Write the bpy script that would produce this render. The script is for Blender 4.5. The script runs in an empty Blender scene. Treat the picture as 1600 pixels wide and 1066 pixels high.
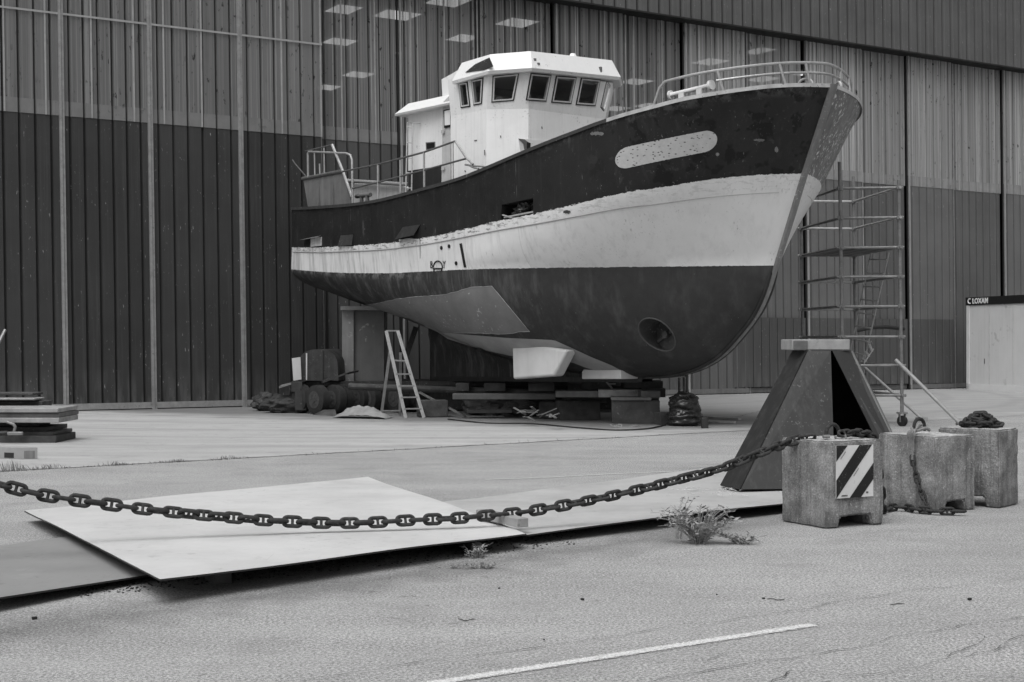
import bpy, bmesh, math, random
from mathutils import Vector, Matrix, noise
from mathutils.bvhtree import BVHTree
random.seed(7)
C = bpy.context.scene.collection
F, EYE, CX, CY = 2222.0, 1.6, 800.0, 533.0

# ------------------------------------------------------------ survey helpers
def gp(px, py, z=0.0):                      # point of the horizontal plane z on the sight line
    Y = (EYE - z) * F / (py - CY)
    return Vector(((px - CX) / F * Y, Y, z))
def py_(px, py, Y):
    return Vector(((px - CX) / F * Y, Y, EYE - (py - CY) / F * Y))
def lerp(a, b, t): return a + (b - a) * t
def interp(tab, x):
    if x <= tab[0][0]: return tab[0][1]
    for (x0, y0), (x1, y1) in zip(tab, tab[1:]):
        if x <= x1: return y0 + (y1 - y0) * (x - x0) / (x1 - x0)
    return tab[-1][1]
def sm(tab, x):                             # smooth (Catmull-Rom like) interpolation
    n = len(tab)
    if x <= tab[0][0]: return tab[0][1]
    if x >= tab[-1][0]: return tab[-1][1]
    for i in range(n - 1):
        if x <= tab[i + 1][0]: break
    x0, y0 = tab[i]; x1, y1 = tab[i + 1]
    def slope(k):
        if k <= 0: return (tab[1][1] - tab[0][1]) / (tab[1][0] - tab[0][0])
        if k >= n - 1: return (tab[-1][1] - tab[-2][1]) / (tab[-1][0] - tab[-2][0])
        a = (tab[k][1] - tab[k-1][1]) / (tab[k][0] - tab[k-1][0]); b = (tab[k+1][1] - tab[k][1]) / (tab[k+1][0] - tab[k][0])
        return 0 if a * b <= 0 and abs(a*b) > 1e-9 else (a + b) / 2
    h = x1 - x0; t = (x - x0) / h; m0 = slope(i) * h; m1 = slope(i + 1) * h
    return (2*t**3-3*t*t+1)*y0 + (t**3-2*t*t+t)*m0 + (-2*t**3+3*t*t)*y1 + (t**3-t*t)*m1

# ------------------------------------------------------------ mesh builder
class MB:
    def __init__(s): s.v = []; s.f = []; s.m = []
    def quad(s, a, b, c, d, mi=0):
        n = len(s.v); s.v += [Vector(a), Vector(b), Vector(c), Vector(d)]; s.f.append((n, n+1, n+2, n+3)); s.m.append(mi); return s
    def poly(s, pts, mi=0):
        n = len(s.v); s.v += [Vector(p) for p in pts]; s.f.append(tuple(range(n, n+len(pts)))); s.m.append(mi); return s
    def hexa(s, p, mi=0):                   # p: 4 bottom + 4 top corners
        n = len(s.v); s.v += [Vector(q) for q in p]
        for f in ((3,2,1,0),(4,5,6,7),(0,1,5,4),(1,2,6,5),(2,3,7,6),(3,0,4,7)):
            s.f.append(tuple(n+i for i in f)); s.m.append(mi)
        return s
    def box(s, o, ax, ay, az, mi=0):        # corner o and three edge vectors
        o, ax, ay, az = Vector(o), Vector(ax), Vector(ay), Vector(az)
        if ax.cross(ay).dot(az) < 0: ax, ay = ay, ax
        return s.hexa([o, o+ax, o+ax+ay, o+ay, o+az, o+ax+az, o+ax+ay+az, o+ay+az], mi)
    def cbox(s, c, sx, sy, sz, rz=0, mi=0):
        R = Matrix.Rotation(rz, 3, 'Z'); ax, ay, az = R @ Vector((sx,0,0)), R @ Vector((0,sy,0)), Vector((0,0,sz))
        return s.box(Vector(c) - (ax+ay+az)/2, ax, ay, az, mi)
    def bar(s, a, b, w, h, up=(0,0,1), mi=0):
        a, b = Vector(a), Vector(b); d = (b-a).normalized(); sd = d.cross(Vector(up)).normalized(); u = sd.cross(d)
        return s.box(a - sd*w/2 - u*h/2, b-a, sd*w, u*h, mi)
    def prism(s, poly, ext, mi=0):          # planar polygon pushed along ext
        n = len(s.v); k = len(poly); ext = Vector(ext); poly = [Vector(p) for p in poly]
        nn = sum(((poly[i]-poly[0]).cross(poly[(i+1)%k]-poly[0]) for i in range(1,k-1)), Vector())
        if nn.dot(ext) > 0: poly = poly[::-1]
        s.v += poly + [p+ext for p in poly]
        s.f.append(tuple(n+i for i in range(k))); s.m.append(mi)
        s.f.append(tuple(n+k+i for i in reversed(range(k)))); s.m.append(mi)
        for i in range(k):
            j = (i+1) % k; s.f.append((n+j, n+i, n+k+i, n+k+j)); s.m.append(mi)
        return s
    def tube(s, pts, r, n=8, closed=False, mi=0, cap=True):
        pts = [Vector(p) for p in pts]; k = len(pts); rr = r if isinstance(r, (list, tuple)) else [r]*k
        prev = None; base = len(s.v)
        for i, p in enumerate(pts):
            if closed: d = (pts[(i+1)%k] - pts[i-1]).normalized()
            else: d = ((pts[min(i+1,k-1)] - p).normalized() + (p - pts[max(i-1,0)]).normalized()).normalized()
            if prev is None:
                a = Vector((0,0,1)) if abs(d.z) < .9 else Vector((1,0,0)); prev = d.cross(a).normalized()
            sd = (prev - d*prev.dot(d)).normalized(); prev = sd; up = d.cross(sd)
            for j in range(n):
                t = 2*math.pi*j/n; s.v.append(p + (sd*math.cos(t) + up*math.sin(t))*rr[i])
        for i in range(k if closed else k-1):
            a = base+i*n; b = base+((i+1)%k)*n
            for j in range(n):
                jj = (j+1)%n; s.f.append((a+j, a+jj, b+jj, b+j)); s.m.append(mi)
        if cap and not closed:
            s.f.append(tuple(base+j for j in reversed(range(n)))); s.m.append(mi)
            s.f.append(tuple(base+(k-1)*n+j for j in range(n))); s.m.append(mi)
        return s
    def cyl(s, a, b, r, n=16, mi=0): return s.tube([a, b], r, n, mi=mi)
    def grid(s, rows, mi=0, flip=False):
        n = len(s.v); R = len(rows); K = len(rows[0])
        for r in rows: s.v += [Vector(p) for p in r]
        for i in range(R-1):
            for j in range(K-1):
                q = (n+i*K+j, n+i*K+j+1, n+(i+1)*K+j+1, n+(i+1)*K+j)
                s.f.append(q[::-1] if flip else q); s.m.append(mi)
        return s
    def build(s, name, mats, parent=None, bevel=0, smooth=30, seg=2):
        me = bpy.data.meshes.new(name); me.from_pydata([tuple(v) for v in s.v], [], s.f)
        if not isinstance(mats, (list, tuple)): mats = [mats]
        for m in mats: me.materials.append(m)
        for p, mi in zip(me.polygons, s.m): p.material_index = mi
        me.update()
        if smooth:
            for p in me.polygons: p.use_smooth = True
            me.set_sharp_from_angle(angle=math.radians(smooth))
        o = bpy.data.objects.new(name, me); C.objects.link(o)
        if bevel:
            b = o.modifiers.new('bevel', 'BEVEL'); b.width = bevel; b.segments = seg; b.limit_method = 'ANGLE'; b.angle_limit = math.radians(40)
        if parent is not None:
            o.parent = parent; o.matrix_parent_inverse = WM(parent).inverted()
        return o
def WM(o):
    m = o.matrix_basis.copy()
    return m if o.parent is None else WM(o.parent) @ o.matrix_parent_inverse @ m
def thing(name, label, cat, loc, group=None, rz=0):
    o = bpy.data.objects.new(name, None); C.objects.link(o); o.location = loc; o.rotation_euler = (0,0,rz)
    o.empty_display_size = .2; o['label'] = label; o['category'] = cat
    if group: o['group'] = group
    return o
def tag(o, label, cat, group=None, kind=None):
    o['label'] = label; o['category'] = cat
    if group: o['group'] = group
    if kind: o['kind'] = kind
    return o
def struct(o, label=None):
    o['kind'] = 'structure'
    if label: o['label'] = label
    return o
def copytree(o, parent=None):
    c = o.copy(); C.objects.link(c)
    if parent is not None: c.parent = parent
    for ch in [x for x in bpy.data.objects if x.parent == o]: copytree(ch, c)
    return c

# ------------------------------------------------------------ materials (all grey: the photo is black and white)
def newmat(name):
    m = bpy.data.materials.new(name); m.use_nodes = True; nt = m.node_tree; nt.nodes.clear()
    out = nt.nodes.new('ShaderNodeOutputMaterial'); b = nt.nodes.new('ShaderNodeBsdfPrincipled'); nt.links.new(b.outputs[0], out.inputs[0])
    return m, nt, b, out
class N:
    def __init__(s, nt): s.nt = nt
    def val(s, v):
        n = s.nt.nodes.new('ShaderNodeValue'); n.outputs[0].default_value = v; return n.outputs[0]
    def link(s, a, i):
        if isinstance(a, (int, float)): i.default_value = a
        elif isinstance(a, tuple): i.default_value = a
        else: s.nt.links.new(a, i)
    def math(s, op, a, b=0.0, c=0.0, clamp=False):
        n = s.nt.nodes.new('ShaderNodeMath'); n.operation = op; n.use_clamp = clamp
        s.link(a, n.inputs[0]); s.link(b, n.inputs[1])
        if op in ('MULTIPLY_ADD', 'SMOOTH_MIN', 'COMPARE'): s.link(c, n.inputs[2])
        return n.outputs[0]
    def pos(s): return s.nt.nodes.new('ShaderNodeNewGeometry').outputs['Position']
    def obj(s): return s.nt.nodes.new('ShaderNodeTexCoord').outputs['Object']
    def rnd(s): return s.nt.nodes.new('ShaderNodeObjectInfo').outputs['Random']
    def map(s, v, sc, loc=(0,0,0), rot=(0,0,0)):
        n = s.nt.nodes.new('ShaderNodeMapping'); s.link(v, n.inputs[0]); n.inputs['Scale'].default_value = sc; n.inputs['Location'].default_value = loc; n.inputs['Rotation'].default_value = rot; return n.outputs[0]
    def noise(s, v, sc=1.0, det=4.0, rough=.6, dist=0.0):
        n = s.nt.nodes.new('ShaderNodeTexNoise'); s.link(v, n.inputs['Vector']); n.inputs['Scale'].default_value = sc; n.inputs['Detail'].default_value = det; n.inputs['Roughness'].default_value = rough; n.inputs['Distortion'].default_value = dist; return n.outputs[0]
    def voro(s, v, sc=1.0, feat='F1'):
        n = s.nt.nodes.new('ShaderNodeTexVoronoi'); n.feature = feat; s.link(v, n.inputs['Vector']); n.inputs['Scale'].default_value = sc; return n.outputs['Distance']
    def ramp(s, f, lo, hi, a=0.0, b=1.0):   # linear map, clamped
        n = s.nt.nodes.new('ShaderNodeMapRange'); n.clamp = True; s.link(f, n.inputs[0])
        for k, x in zip((1,2,3,4), (lo, hi, a, b)): s.link(x, n.inputs[k])
        return n.outputs[0]
    def mix(s, f, a, b):
        n = s.nt.nodes.new('ShaderNodeMix'); n.data_type = 'FLOAT'; n.clamp_factor = True
        s.link(f, n.inputs[0]); s.link(a, n.inputs[2]); s.link(b, n.inputs[3]); return n.outputs[0]
    def bump(s, h, st, dist=.02):
        n = s.nt.nodes.new('ShaderNodeBump'); n.inputs['Strength'].default_value = st; n.inputs['Distance'].default_value = dist; s.link(h, n.inputs['Height']); return n.outputs[0]
    def sep(s, v):
        n = s.nt.nodes.new('ShaderNodeSeparateXYZ'); s.link(v, n.inputs[0]); return n.outputs
def mat(name, a, b=None, rough=.6, metal=0.0, scale=3.0, streak=0.0, speck=0.0, speckc=None, specks=40, bump=.15, bscale=30, spec=.4, randv=0.0, streakc=None, grain=0.0, gsc=60):
    """weathered grey paint/metal/concrete: a..b blotches, rain streaks, small chips"""
    if b is None: b = a*.75
    m, nt, bs, out = newmat(name); n = N(nt); p = n.pos()
    big = n.noise(p, scale, 6, .65)
    c = n.mix(n.ramp(big, .32, .68), b, a)
    if streak:
        st = n.noise(n.map(p, (14,14,.5)), 1.0, 5, .7)
        m2 = n.ramp(st, .5, .72, 0, streak)
        c = n.mix(m2, c, streakc if streakc is not None else b*.5)
    if speck:
        sp = n.noise(p, specks, 3, .5); sp2 = n.noise(p, specks*.13, 3, .6)
        k = n.math('MULTIPLY', n.ramp(sp, .62, .66), n.ramp(sp2, .55-.1*speck, .62))
        c = n.mix(n.math('MULTIPLY', k, speck, clamp=True), c, speckc if speckc is not None else a*2.5)
    if grain:
        c = n.math('MULTIPLY', c, n.ramp(n.noise(p, gsc, 3, .7), .36, .64, 1-grain, 1+grain)); c = n.math('MULTIPLY', c, n.ramp(n.noise(n.map(p, (1,1,.35)), 11, 5, .7), .35, .65, 1-grain*.6, 1+grain*.6))
    if randv:
        c = n.math('MULTIPLY', c, n.ramp(n.rnd(), 0, 1, 1-randv, 1+randv))
    nt.links.new(c, bs.inputs['Base Color'])
    n.link(n.mix(n.ramp(big, .3, .7), min(1,rough+.1), max(.05,rough-.1)), bs.inputs['Roughness'])
    bs.inputs['Metallic'].default_value = metal; bs.inputs['Specular IOR Level'].default_value = spec
    if bump:
        n.link(n.bump(n.noise(p, bscale, 5, .65), bump, .01), bs.inputs['Normal'])
    return m
# ------------------------------------------------------------ boat frame
BA = math.radians(50); BH = Vector((math.cos(BA), -math.sin(BA), 0)); BS = Vector((-math.sin(BA), -math.cos(BA), 0))
BO = Vector((2.475, 27.5, 0))
def L(s, b, z): return BO + BH*s + BS*b + Vector((0,0,z))
def proj(p): return CX + F*p.x/p.y, CY - F*(p.z-EYE)/p.y
def bp(px, py, b):                          # sight line meets the fore-and-aft plane b -> (s, z)
    r = (px-CX)/F; Y = (b + BO.x*BS.x + BO.y*BS.y)/(r*BS.x + BS.y); X = r*Y
    s = (X-BO.x)*BH.x + (Y-BO.y)*BH.y
    return s, EYE - (py-CY)/F*Y
def BPt(px, py, b):
    s, z = bp(px, py, b); return L(s, b, z)
def sp(px, py, s):                          # sight line meets the athwartships plane s -> (b, z)
    r = (px-CX)/F; Y = (s + BO.x*BH.x + BO.y*BH.y)/(r*BH.x + BH.y); X = r*Y
    b = (X-BO.x)*BS.x + (Y-BO.y)*BS.y
    return b, EYE - (py-CY)/F*Y
def SPt(px, py, s):
    b, z = sp(px, py, s); return L(s, b, z)
STEM = [bp(x, y, 0) for x, y in ((1000,593),(1045,590),(1072,585),(1100,575),(1130,556),(1160,524),(1185,490),(1200,457),(1213,415),(1235,346),(1256,275),(1279,205),(1302,134))]
stem_s_of_z = lambda z: sm([(zz, ss) for ss, zz in STEM], z)
stem_z_of_s = lambda s: sm(STEM, s)
SHEER = [(465,326),(500,324),(550,320),(590,314),(620,307),(655,297.5),(717,280),(741,271),(817,239),(859,222),(901,206),(930,195),(972,181),(1019,168),(1070,155),(1121,146),(1170,139),(1214,134.5),(1261,133),(1302,134)]
RUB = [(457,387),(500,387),(540,385),(600,381),(657,373),(715,361),(777,346),(831,335),(901,319),(972,302),(1020,295),(1092,283),(1177,274),(1256,271)]
WLN = [(457,421),(490,424),(540,426.5),(600,427),(660,424.5),(720,421.5),(830,419),(1000,417),(1213,415)]
S_ST = -9.6                                 # transom
def breadth(s, send, Bm, Le, n, m, Bst):
    r = send - s
    if r <= 0: return 0.0
    x = min(1, r/Le); f = (1-(1-x)**n)**m
    B = Bm*f
    x2 = min(1, max(0, (-3.5 - s)/(-3.5 - S_ST))); B *= 1-(1-Bst/Bm)*x2**2
    d = s - S_ST                             # rounded quarter
    if d < .35: B -= .35*(1-math.sqrt(max(0, 1-(1-d/.35)**2)))
    return B
PRM = {  # level: Bm, Le, n, m, Bstern
 'sheer': (2.45, 3.3, 3.4, .62, 2.1), 'rub': (2.42, 5.0, 3.8, .70, 2.1), 'wl': (2.34, 6.5, 1.8, .72, 2.12)}
def zline(tab, lvl, send0):
    """height of a painted line along the side: photo line carried onto the side of the hull"""
    out = []
    for k in range(161):
        u = k/160; s = S_ST + (send0 - S_ST)*(1-(1-u)**1.6)
        B = breadth(s, send0, *PRM[lvl]); p = L(s, B, 3)
        px, _ = proj(p); y = sm(tab, px)
        out.append((s, EYE - (y-CY)/F*p.y))
    return out
S_SH, S_RB, S_WL = STEM[-1][0], stem_s_of_z(bp(1256,272,0)[1]), stem_s_of_z(bp(1213,415,0)[1])
ZS, ZR, ZW = zline(SHEER,'sheer',S_SH), zline(RUB,'rub',S_RB), zline(WLN,'wl',S_WL)
# ------------------------------------------------------------ boat materials
def hull_mat():
    m, nt, bs, out = newmat('hull_paint'); n = N(nt); p = n.pos()
    uv = nt.nodes.new('ShaderNodeUVMap'); uv.uv_map = 'paint'
    v = n.sep(uv.outputs[0])[1]; u = n.sep(uv.outputs[0])[0]
    dt = nt.nodes.new('ShaderNodeVectorMath'); dt.operation = 'DOT_PRODUCT'; nt.links.new(p, dt.inputs[0]); dt.inputs[1].default_value = tuple(BS)
    side = n.math('SUBTRACT', dt.outputs['Value'], BO.dot(BS))            # + starboard
    fine = n.noise(p, 22, 5, .7); mid = n.noise(p, 5, 5, .65); big = n.noise(p, 1.1, 4, .6)
    streak = n.noise(n.map(p, (7,7,.45)), 1.0, 5, .7)
    streak2 = n.noise(n.map(p, (26,26,.9), (3,1,0)), 1.0, 4, .7)
    # topsides: dark enamel, scuffs
    dark = n.mix(n.ramp(big, .3, .7), .015, .024)
    dark = n.mix(n.ramp(streak, .55, .8, 0, .5), dark, .055)
    blob = n.noise(p, 3.4, 3, .5)
    dark = n.mix(n.math('MULTIPLY', n.ramp(blob, .56, .61, 0, .8), n.ramp(u, .8, 2.0)), dark, .006)
    dark = n.mix(n.math('MULTIPLY', n.ramp(n.noise(n.map(p,(1,1,1),(4,4,4)), 4.5, 4, .6), .62, .66, 0, .5), n.ramp(u, .8, 2.0)), dark, .06)
    dark = n.mix(n.math('MULTIPLY', n.ramp(fine, .64, .68), n.ramp(mid, .52, .60)), dark, .24)
    dark = n.mix(n.math('MULTIPLY', n.ramp(streak2, .64, .70), n.ramp(n.noise(p, 2.2, 2), .46, .58)), dark, .17)
    edgech = n.math('MULTIPLY', n.ramp(v, 2.86, 3.0), n.ramp(n.noise(p, 4.5, 5, .7), .5, .6))
    dark = n.mix(n.math('MULTIPLY', edgech, n.ramp(u, -2, 1.5, .25, .8)), dark, .13)
    # port bow is rubbed grey and flaked
    pg = n.mix(n.ramp(n.noise(n.map(p,(6,6,1.4)), 1, 5, .7), .35, .7), .10, .20)
    pg = n.mix(n.math('MULTIPLY', n.ramp(n.noise(n.map(p,(24,24,10)), 1, 4, .6), .56, .62), n.ramp(n.noise(p, 2.0, 3), .40, .52)), pg, .6)
    dark = n.mix(n.ramp(side, -.06, -.12), dark, pg)
    # white band
    wh = n.mix(n.ramp(big, .3, .7), .64, .72)
    wh = n.mix(n.math('MULTIPLY', n.ramp(streak, .50, .72, 0, .5), n.ramp(u, 2, -1, .4, 1)), wh, .34)
    wh = n.mix(n.math('MULTIPLY', n.ramp(streak2, .60, .68, 0, .7), n.ramp(n.noise(p, 1.3, 3), .5, .6)), wh, .24)
    wh = n.mix(n.math('MULTIPLY', n.ramp(streak, .44, .62, 0, .85), n.ramp(u, -4.0, -8.0, 0, .75)), wh, .24)
    wh = n.mix(n.math('MULTIPLY', n.ramp(fine, .62, .68, 0, .8), n.math('MULTIPLY', n.ramp(mid, .56, .66), n.ramp(u, 1, -1, .2, 1))), wh, .22)
    wh = n.mix(n.math('MULTIPLY', n.ramp(n.noise(p, 9, 4, .6), .62, .67, 0, .35), n.ramp(u, 0, 2)), wh, .72)
    chip = n.math('MULTIPLY', n.ramp(n.noise(n.map(p,(3,3,12)), 1.6, 6, .75), .545, .57), n.ramp(v, 1.80, 1.86))
    wh = n.mix(n.math('MULTIPLY', chip, n.ramp(u, 1.5, -2.0, .2, .8)), wh, .10)
    # bottom paint
    bt = n.mix(n.ramp(mid, .3, .7), .032, .041)
    bt = n.mix(n.ramp(n.noise(n.map(p,(2.5,2.5,.6),(0,0,2)), 1.3, 5, .65), .50, .72, 0, n.ramp(u, 2, -2, .35, .85)), bt, .095)
    bt = n.mix(n.ramp(n.noise(n.map(p,(1.8,1.8,.7),(5,0,2)), 1.3, 5, .65), .55, .75, 0, .7), bt, .022)
    bt = n.mix(n.math('MULTIPLY', n.ramp(streak, .52, .64), n.ramp(u, 0, -3, 0, .5)), bt, .14)
    bt = n.mix(n.math('MULTIPLY', n.ramp(streak2, .56, .66), n.ramp(u, 0, -4, .1, .4)), bt, .03)
    bt = n.mix(n.math('MULTIPLY', n.ramp(fine, .66, .70), n.ramp(n.noise(p, 1.7, 3), .56, .62)), bt, .30)
    bt = n.mix(n.math('MULTIPLY', n.math('MULTIPLY', n.ramp(v, .93, .99), n.ramp(mid,.48,.6)), n.ramp(u, -3, -4.5)), bt, .16)
    vr = n.math('ADD', v, n.math('MULTIPLY', n.math('SUBTRACT', n.noise(n.map(p,(3,3,12)), 3.0, 6, .75), .5), n.ramp(u, 3, -1, .05, .16)))
    c = n.mix(n.math('GREATER_THAN', vr, 2.0), wh, dark)
    vw = n.math('ADD', v, n.math('MULTIPLY', n.math('SUBTRACT', n.noise(p, 12, 4, .6), .5), .02))
    c = n.mix(n.math('GREATER_THAN', vw, 1.0), bt, c)
    nt.links.new(c, bs.inputs['Base Color'])
    rr = n.mix(n.math('GREATER_THAN', vw, 1.0), .62, n.mix(n.ramp(mid,.3,.7), .34, .5))
    nt.links.new(rr, bs.inputs['Roughness']); bs.inputs['Specular IOR Level'].default_value = .22
    sm_u = n.math('ABSOLUTE', n.math('SUBTRACT', n.math('FRACT', n.math('MULTIPLY', u, .62)), .5)); seam = n.ramp(sm_u, .0, .012, 1, 0)
    c2_ = n.math('MULTIPLY', c, n.mix(seam, 1.0, n.ramp(u, -1, 1, .80, 1.0))); nt.links.new(c2_, bs.inputs['Base Color'])
    h = n.math('ADD', n.math('MULTIPLY', n.noise(p, 2.2, 2, .5), 1.3), n.math('MULTIPLY', n.noise(p, 26, 4, .6), .10))
    nt.links.new(n.bump(h, .22, .05), bs.inputs['Normal'])
    return m
M = {}
M['hull'] = hull_mat()
M['tunnel'] = mat('tunnel_paint', .05, .025, .6, scale=6, speck=.8, speckc=.2, specks=20)
M['strake'] = mat('strake_paint', .34, .25, .6)
M['cut'] = mat('cut_edge_dark', .012, .006, .8)
M['white'] = mat('cabin_white', .82, .75, .45, scale=2.2, streak=.25, streakc=.42, speck=.5, speckc=.25, specks=25, bump=.08, bscale=18)
M['whitedull'] = mat('dull_white', .55, .42, .55, scale=3, streak=.5, streakc=.2, speck=.7, speckc=.1, specks=22)
M['visor'] = mat('visor_white', .76, .70, .4, scale=2, streak=.12, streakc=.5, speck=.4, speckc=.2, specks=25, bump=.05)
M['rail'] = mat('galvanised_rail', .42, .30, .42, .35, scale=9, streak=.3, speck=.6, speckc=.12, specks=45)
M['raildark'] = mat('dull_rail', .13, .08, .5, .2, scale=9, speck=.5, speckc=.35)
M['capl'] = mat('rail_cap_light', .50, .32, .5, scale=5, speck=1, speckc=.08, specks=20)
M['capd'] = mat('rail_cap_dark', .05, .035, .5, scale=5, speck=.6, speckc=.2, specks=20)
M['stem'] = mat('stem_bar_grey', .17, .13, .5, scale=3, streak=.6, streakc=.24, speck=.7, speckc=.4, specks=20)
M['glass'] = mat('dark_window_glass', .018, .010, .08, bump=0, spec=.6)
def glass_mat():
    m, nt, bs, out = newmat('cabin_glass'); bs.inputs['Base Color'].default_value = (.02,.02,.02,1); bs.inputs['Roughness'].default_value = .05
    tr = nt.nodes.new('ShaderNodeBsdfTransparent'); mx = nt.nodes.new('ShaderNodeMixShader'); tr.inputs[0].default_value = (.8,.8,.8,1)
    mx.inputs[0].default_value = .72; nt.links.new(bs.outputs[0], mx.inputs[1]); nt.links.new(tr.outputs[0], mx.inputs[2]); nt.links.new(mx.outputs[0], out.inputs[0]); return m
M['pane'] = glass_mat()
M['black'] = mat('black_rubber', .012, .01, .5)
M['glaze'] = mat('window_trim', .60, .5, .4)
M['grey'] = mat('grey_primer', .15, .11, .6, scale=2.5, streak=.5, streakc=.24)
M['navy'] = mat('dark_enamel', .03, .022, .4, streak=.3, streakc=.08)
M['name'] = mat('primer_patch', .42, .36, .6, scale=4, speck=0)
M['deck'] = mat('deck_paint', .10, .07, .7)
M['pad'] = mat('light_keel_paint', .62, .52, .5, scale=1.5, streak=.15)
M['flank'] = mat('pale_bottom_paint', .34, .24, .55, scale=1.4)
M['plate'] = mat('repair_plate', .19, .14, .6, scale=1.6, streak=.35, streakc=.19, speck=.7, speckc=.45, specks=14)
M['wood'] = mat('weathered_timber', .16, .08, .8, scale=3, streak=.0, bump=.5, bscale=14)

# ------------------------------------------------------------ hull
boat = thing('fishing_boat', 'old fishing trawler propped ashore with dark topsides, white band and white wheelhouse', 'boat', L(-2.5, 0, 0))
ZK = [(-9.75,2.72),(-9,2.55),(-8,2.33),(-7,2.1),(-6,1.86),(-5,1.6),(-4,1.36),(-3,1.16),(-2,1.02),(-1,.94),(0,.90)]
def keelz(s): return .80 + .0175*(s+3.0) if s < 0 else max(stem_z_of_s(s), .86)
def canoez(s): return sm(ZK, s) if s < 0 else stem_z_of_s(s) + .04
def zat(tab, s): return interp(tab, s)
NU, NT_, NWR, NRS, NSK = 130, 22, 7, 8, 5
def column(u):
    """points (s,b,z,level) of one starboard section line from deck edge to keel; u=0 transom, 1 stem"""
    out = []
    e = 1-(1-u)**1.7
    for k in range(NRS+1):                  # sheer -> rub
        t = k/NRS; send = lerp(S_SH, S_RB, t); st = S_ST + (.27*(1-t))
        s = st + (send-st)*e
        bs_ = breadth(s, send, *[lerp(a, b, t) for a, b in zip(PRM['sheer'], PRM['rub'])])
        z = lerp(zat(ZS, s + (S_SH-send)*e), zat(ZR, s + (S_RB-send)*e), t); out.append((s, bs_, z, 3-t))
    for k in range(1, NWR+1):               # rub -> waterline
        t = k/NWR; send = lerp(S_RB, S_WL, t); s = S_ST + (send-S_ST)*e
        bs_ = breadth(s, send, *[lerp(a, b, t) for a, b in zip(PRM['rub'], PRM['wl'])])
        z = lerp(zat(ZR, s + (S_RB-send)*e), zat(ZW, s + (S_WL-send)*e), t); out.append((s, bs_, z, 2-t))
    s0, Bw, Zw = out[-1][0], out[-1][1], out[-1][2]
    for k in range(1, NT_+1):               # waterline -> turn of bilge -> garboard
        th = math.pi/2*k/NT_
        Zk = canoez(s0); fwd = min(1, max(0, (s0+3)/4)); aft = min(1, max(0, (-3-s0)/4))
        e1 = 1.0 + .35*fwd + .25*aft; e2 = 1.0 + .15*fwd
        dd = Zw - Zk
        b_ = min(Bw, .11 + max(0, Bw-.11)*math.cos(th)**e1) if Bw > .11 else Bw*math.cos(th)**.5
        s = s0 + (.55 * (1-math.cos(th)) if False else 0) + (k/NT_)**2*.8*max(0, 1-u*14)
        out.append((s, b_, Zw - dd*math.sin(th)**e2, 1 - .9*k/NT_))
    s1, b1, z1 = out[-1][:3]
    kz = min(keelz(s1), z1) if s1 > -6.6 else z1 - .02
    for k in range(1, NSK+1):
        t = k/NSK; fil = .28*math.exp(-t*4.5)*min(1, max(0,(z1-kz)*1.5))
        out.append((s1, min(b1, .11) + fil*(1 if b1 >= .11 else 0), lerp(z1, kz, t), .1*(1-t)))
    return out
cols = [column(k/NU) for k in range(NU+1)]
# soften: skeg fillet also pulls the garboard row
NR = len(cols[0])
hb = MB(); uvs = []
def ring(k):
    c = cols[k]; pts = []; uv = []
    s, b, z, l = c[0]
    bi = max(0, b-.09)
    zz = z-.75; q = c[-1]
    for c0, c1 in zip(c, c[1:]):
        if c1[2] <= zz <= c0[2]:
            w = (c0[2]-zz)/max(1e-6, c0[2]-c1[2]); q = (lerp(c0[0], c1[0], w), lerp(c0[1], c1[1], w)); break
    sl = q[0] - (.12 if k > NU*.7 else 0); bl = max(0, q[1]-.14)
    pts += [(sl, 0, zz), (sl, bl, zz), (s - (.08 if k > NU*.9 else 0), bi, z)]; uv += [(s, 3)]*3
    for (s_, b_, z_, l_) in c: pts.append((s_, b_, z_)); uv.append((s_, l_))
    half = len(pts)
    for i in range(half-1, 0, -1): pts.append((pts[i][0], -pts[i][1], pts[i][2])); uv.append(uv[i])
    return pts, uv
rings = [ring(k) for k in range(NU+1)]; K = len(rings[0][0])
me = bpy.data.meshes.new('hull'); bmh = bmesh.new(); uvl = bmh.loops.layers.uv.new('paint')
vv = [[bmh.verts.new(L(*p)) for p in r[0]] for r in rings]
for k in range(NU):
    for j in range(K):
        jj = (j+1) % K
        try: f = bmh.faces.new((vv[k][j], vv[k+1][j], vv[k+1][jj], vv[k][jj]))
        except ValueError: continue
        for lp, (a, b) in zip(f.loops, ((k,j),(k+1,j),(k+1,jj),(k,jj))): lp[uvl].uv = rings[a][1][b]
f = bmh.faces.new(vv[0])
for lp, j in zip(f.loops, range(K)): lp[uvl].uv = rings[0][1][j]
f = bmh.faces.new(vv[NU][::-1])
for lp in f.loops: lp[uvl].uv = (4, 2.5)
bmesh.ops.remove_doubles(bmh, verts=bmh.verts, dist=.002)
bmesh.ops.recalc_face_normals(bmh, faces=bmh.faces)
for f in bmh.faces: f.smooth = True
bmh.to_mesh(me); bmh.free()
me.materials.append(M['hull']); me.materials.append(M['cut']); me.materials.append(M['tunnel'])
me.set_sharp_from_angle(angle=math.radians(38))
hull = bpy.data.objects.new('hull', me); C.objects.link(hull)
BV = BVHTree.FromPolygons([v.co.copy() for v in me.vertices], [tuple(p.vertices) for p in me.polygons])
def hit(px, py, off=0.0):
    o = Vector((0, 0, EYE)); d = Vector(((px-CX)/F, 1, -(py-CY)/F)).normalized()
    loc, nr, i, dist = BV.ray_cast(o, d)
    if loc is None: return None
    if nr.dot(d) > 0: nr = -nr
    return loc + nr*off
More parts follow.
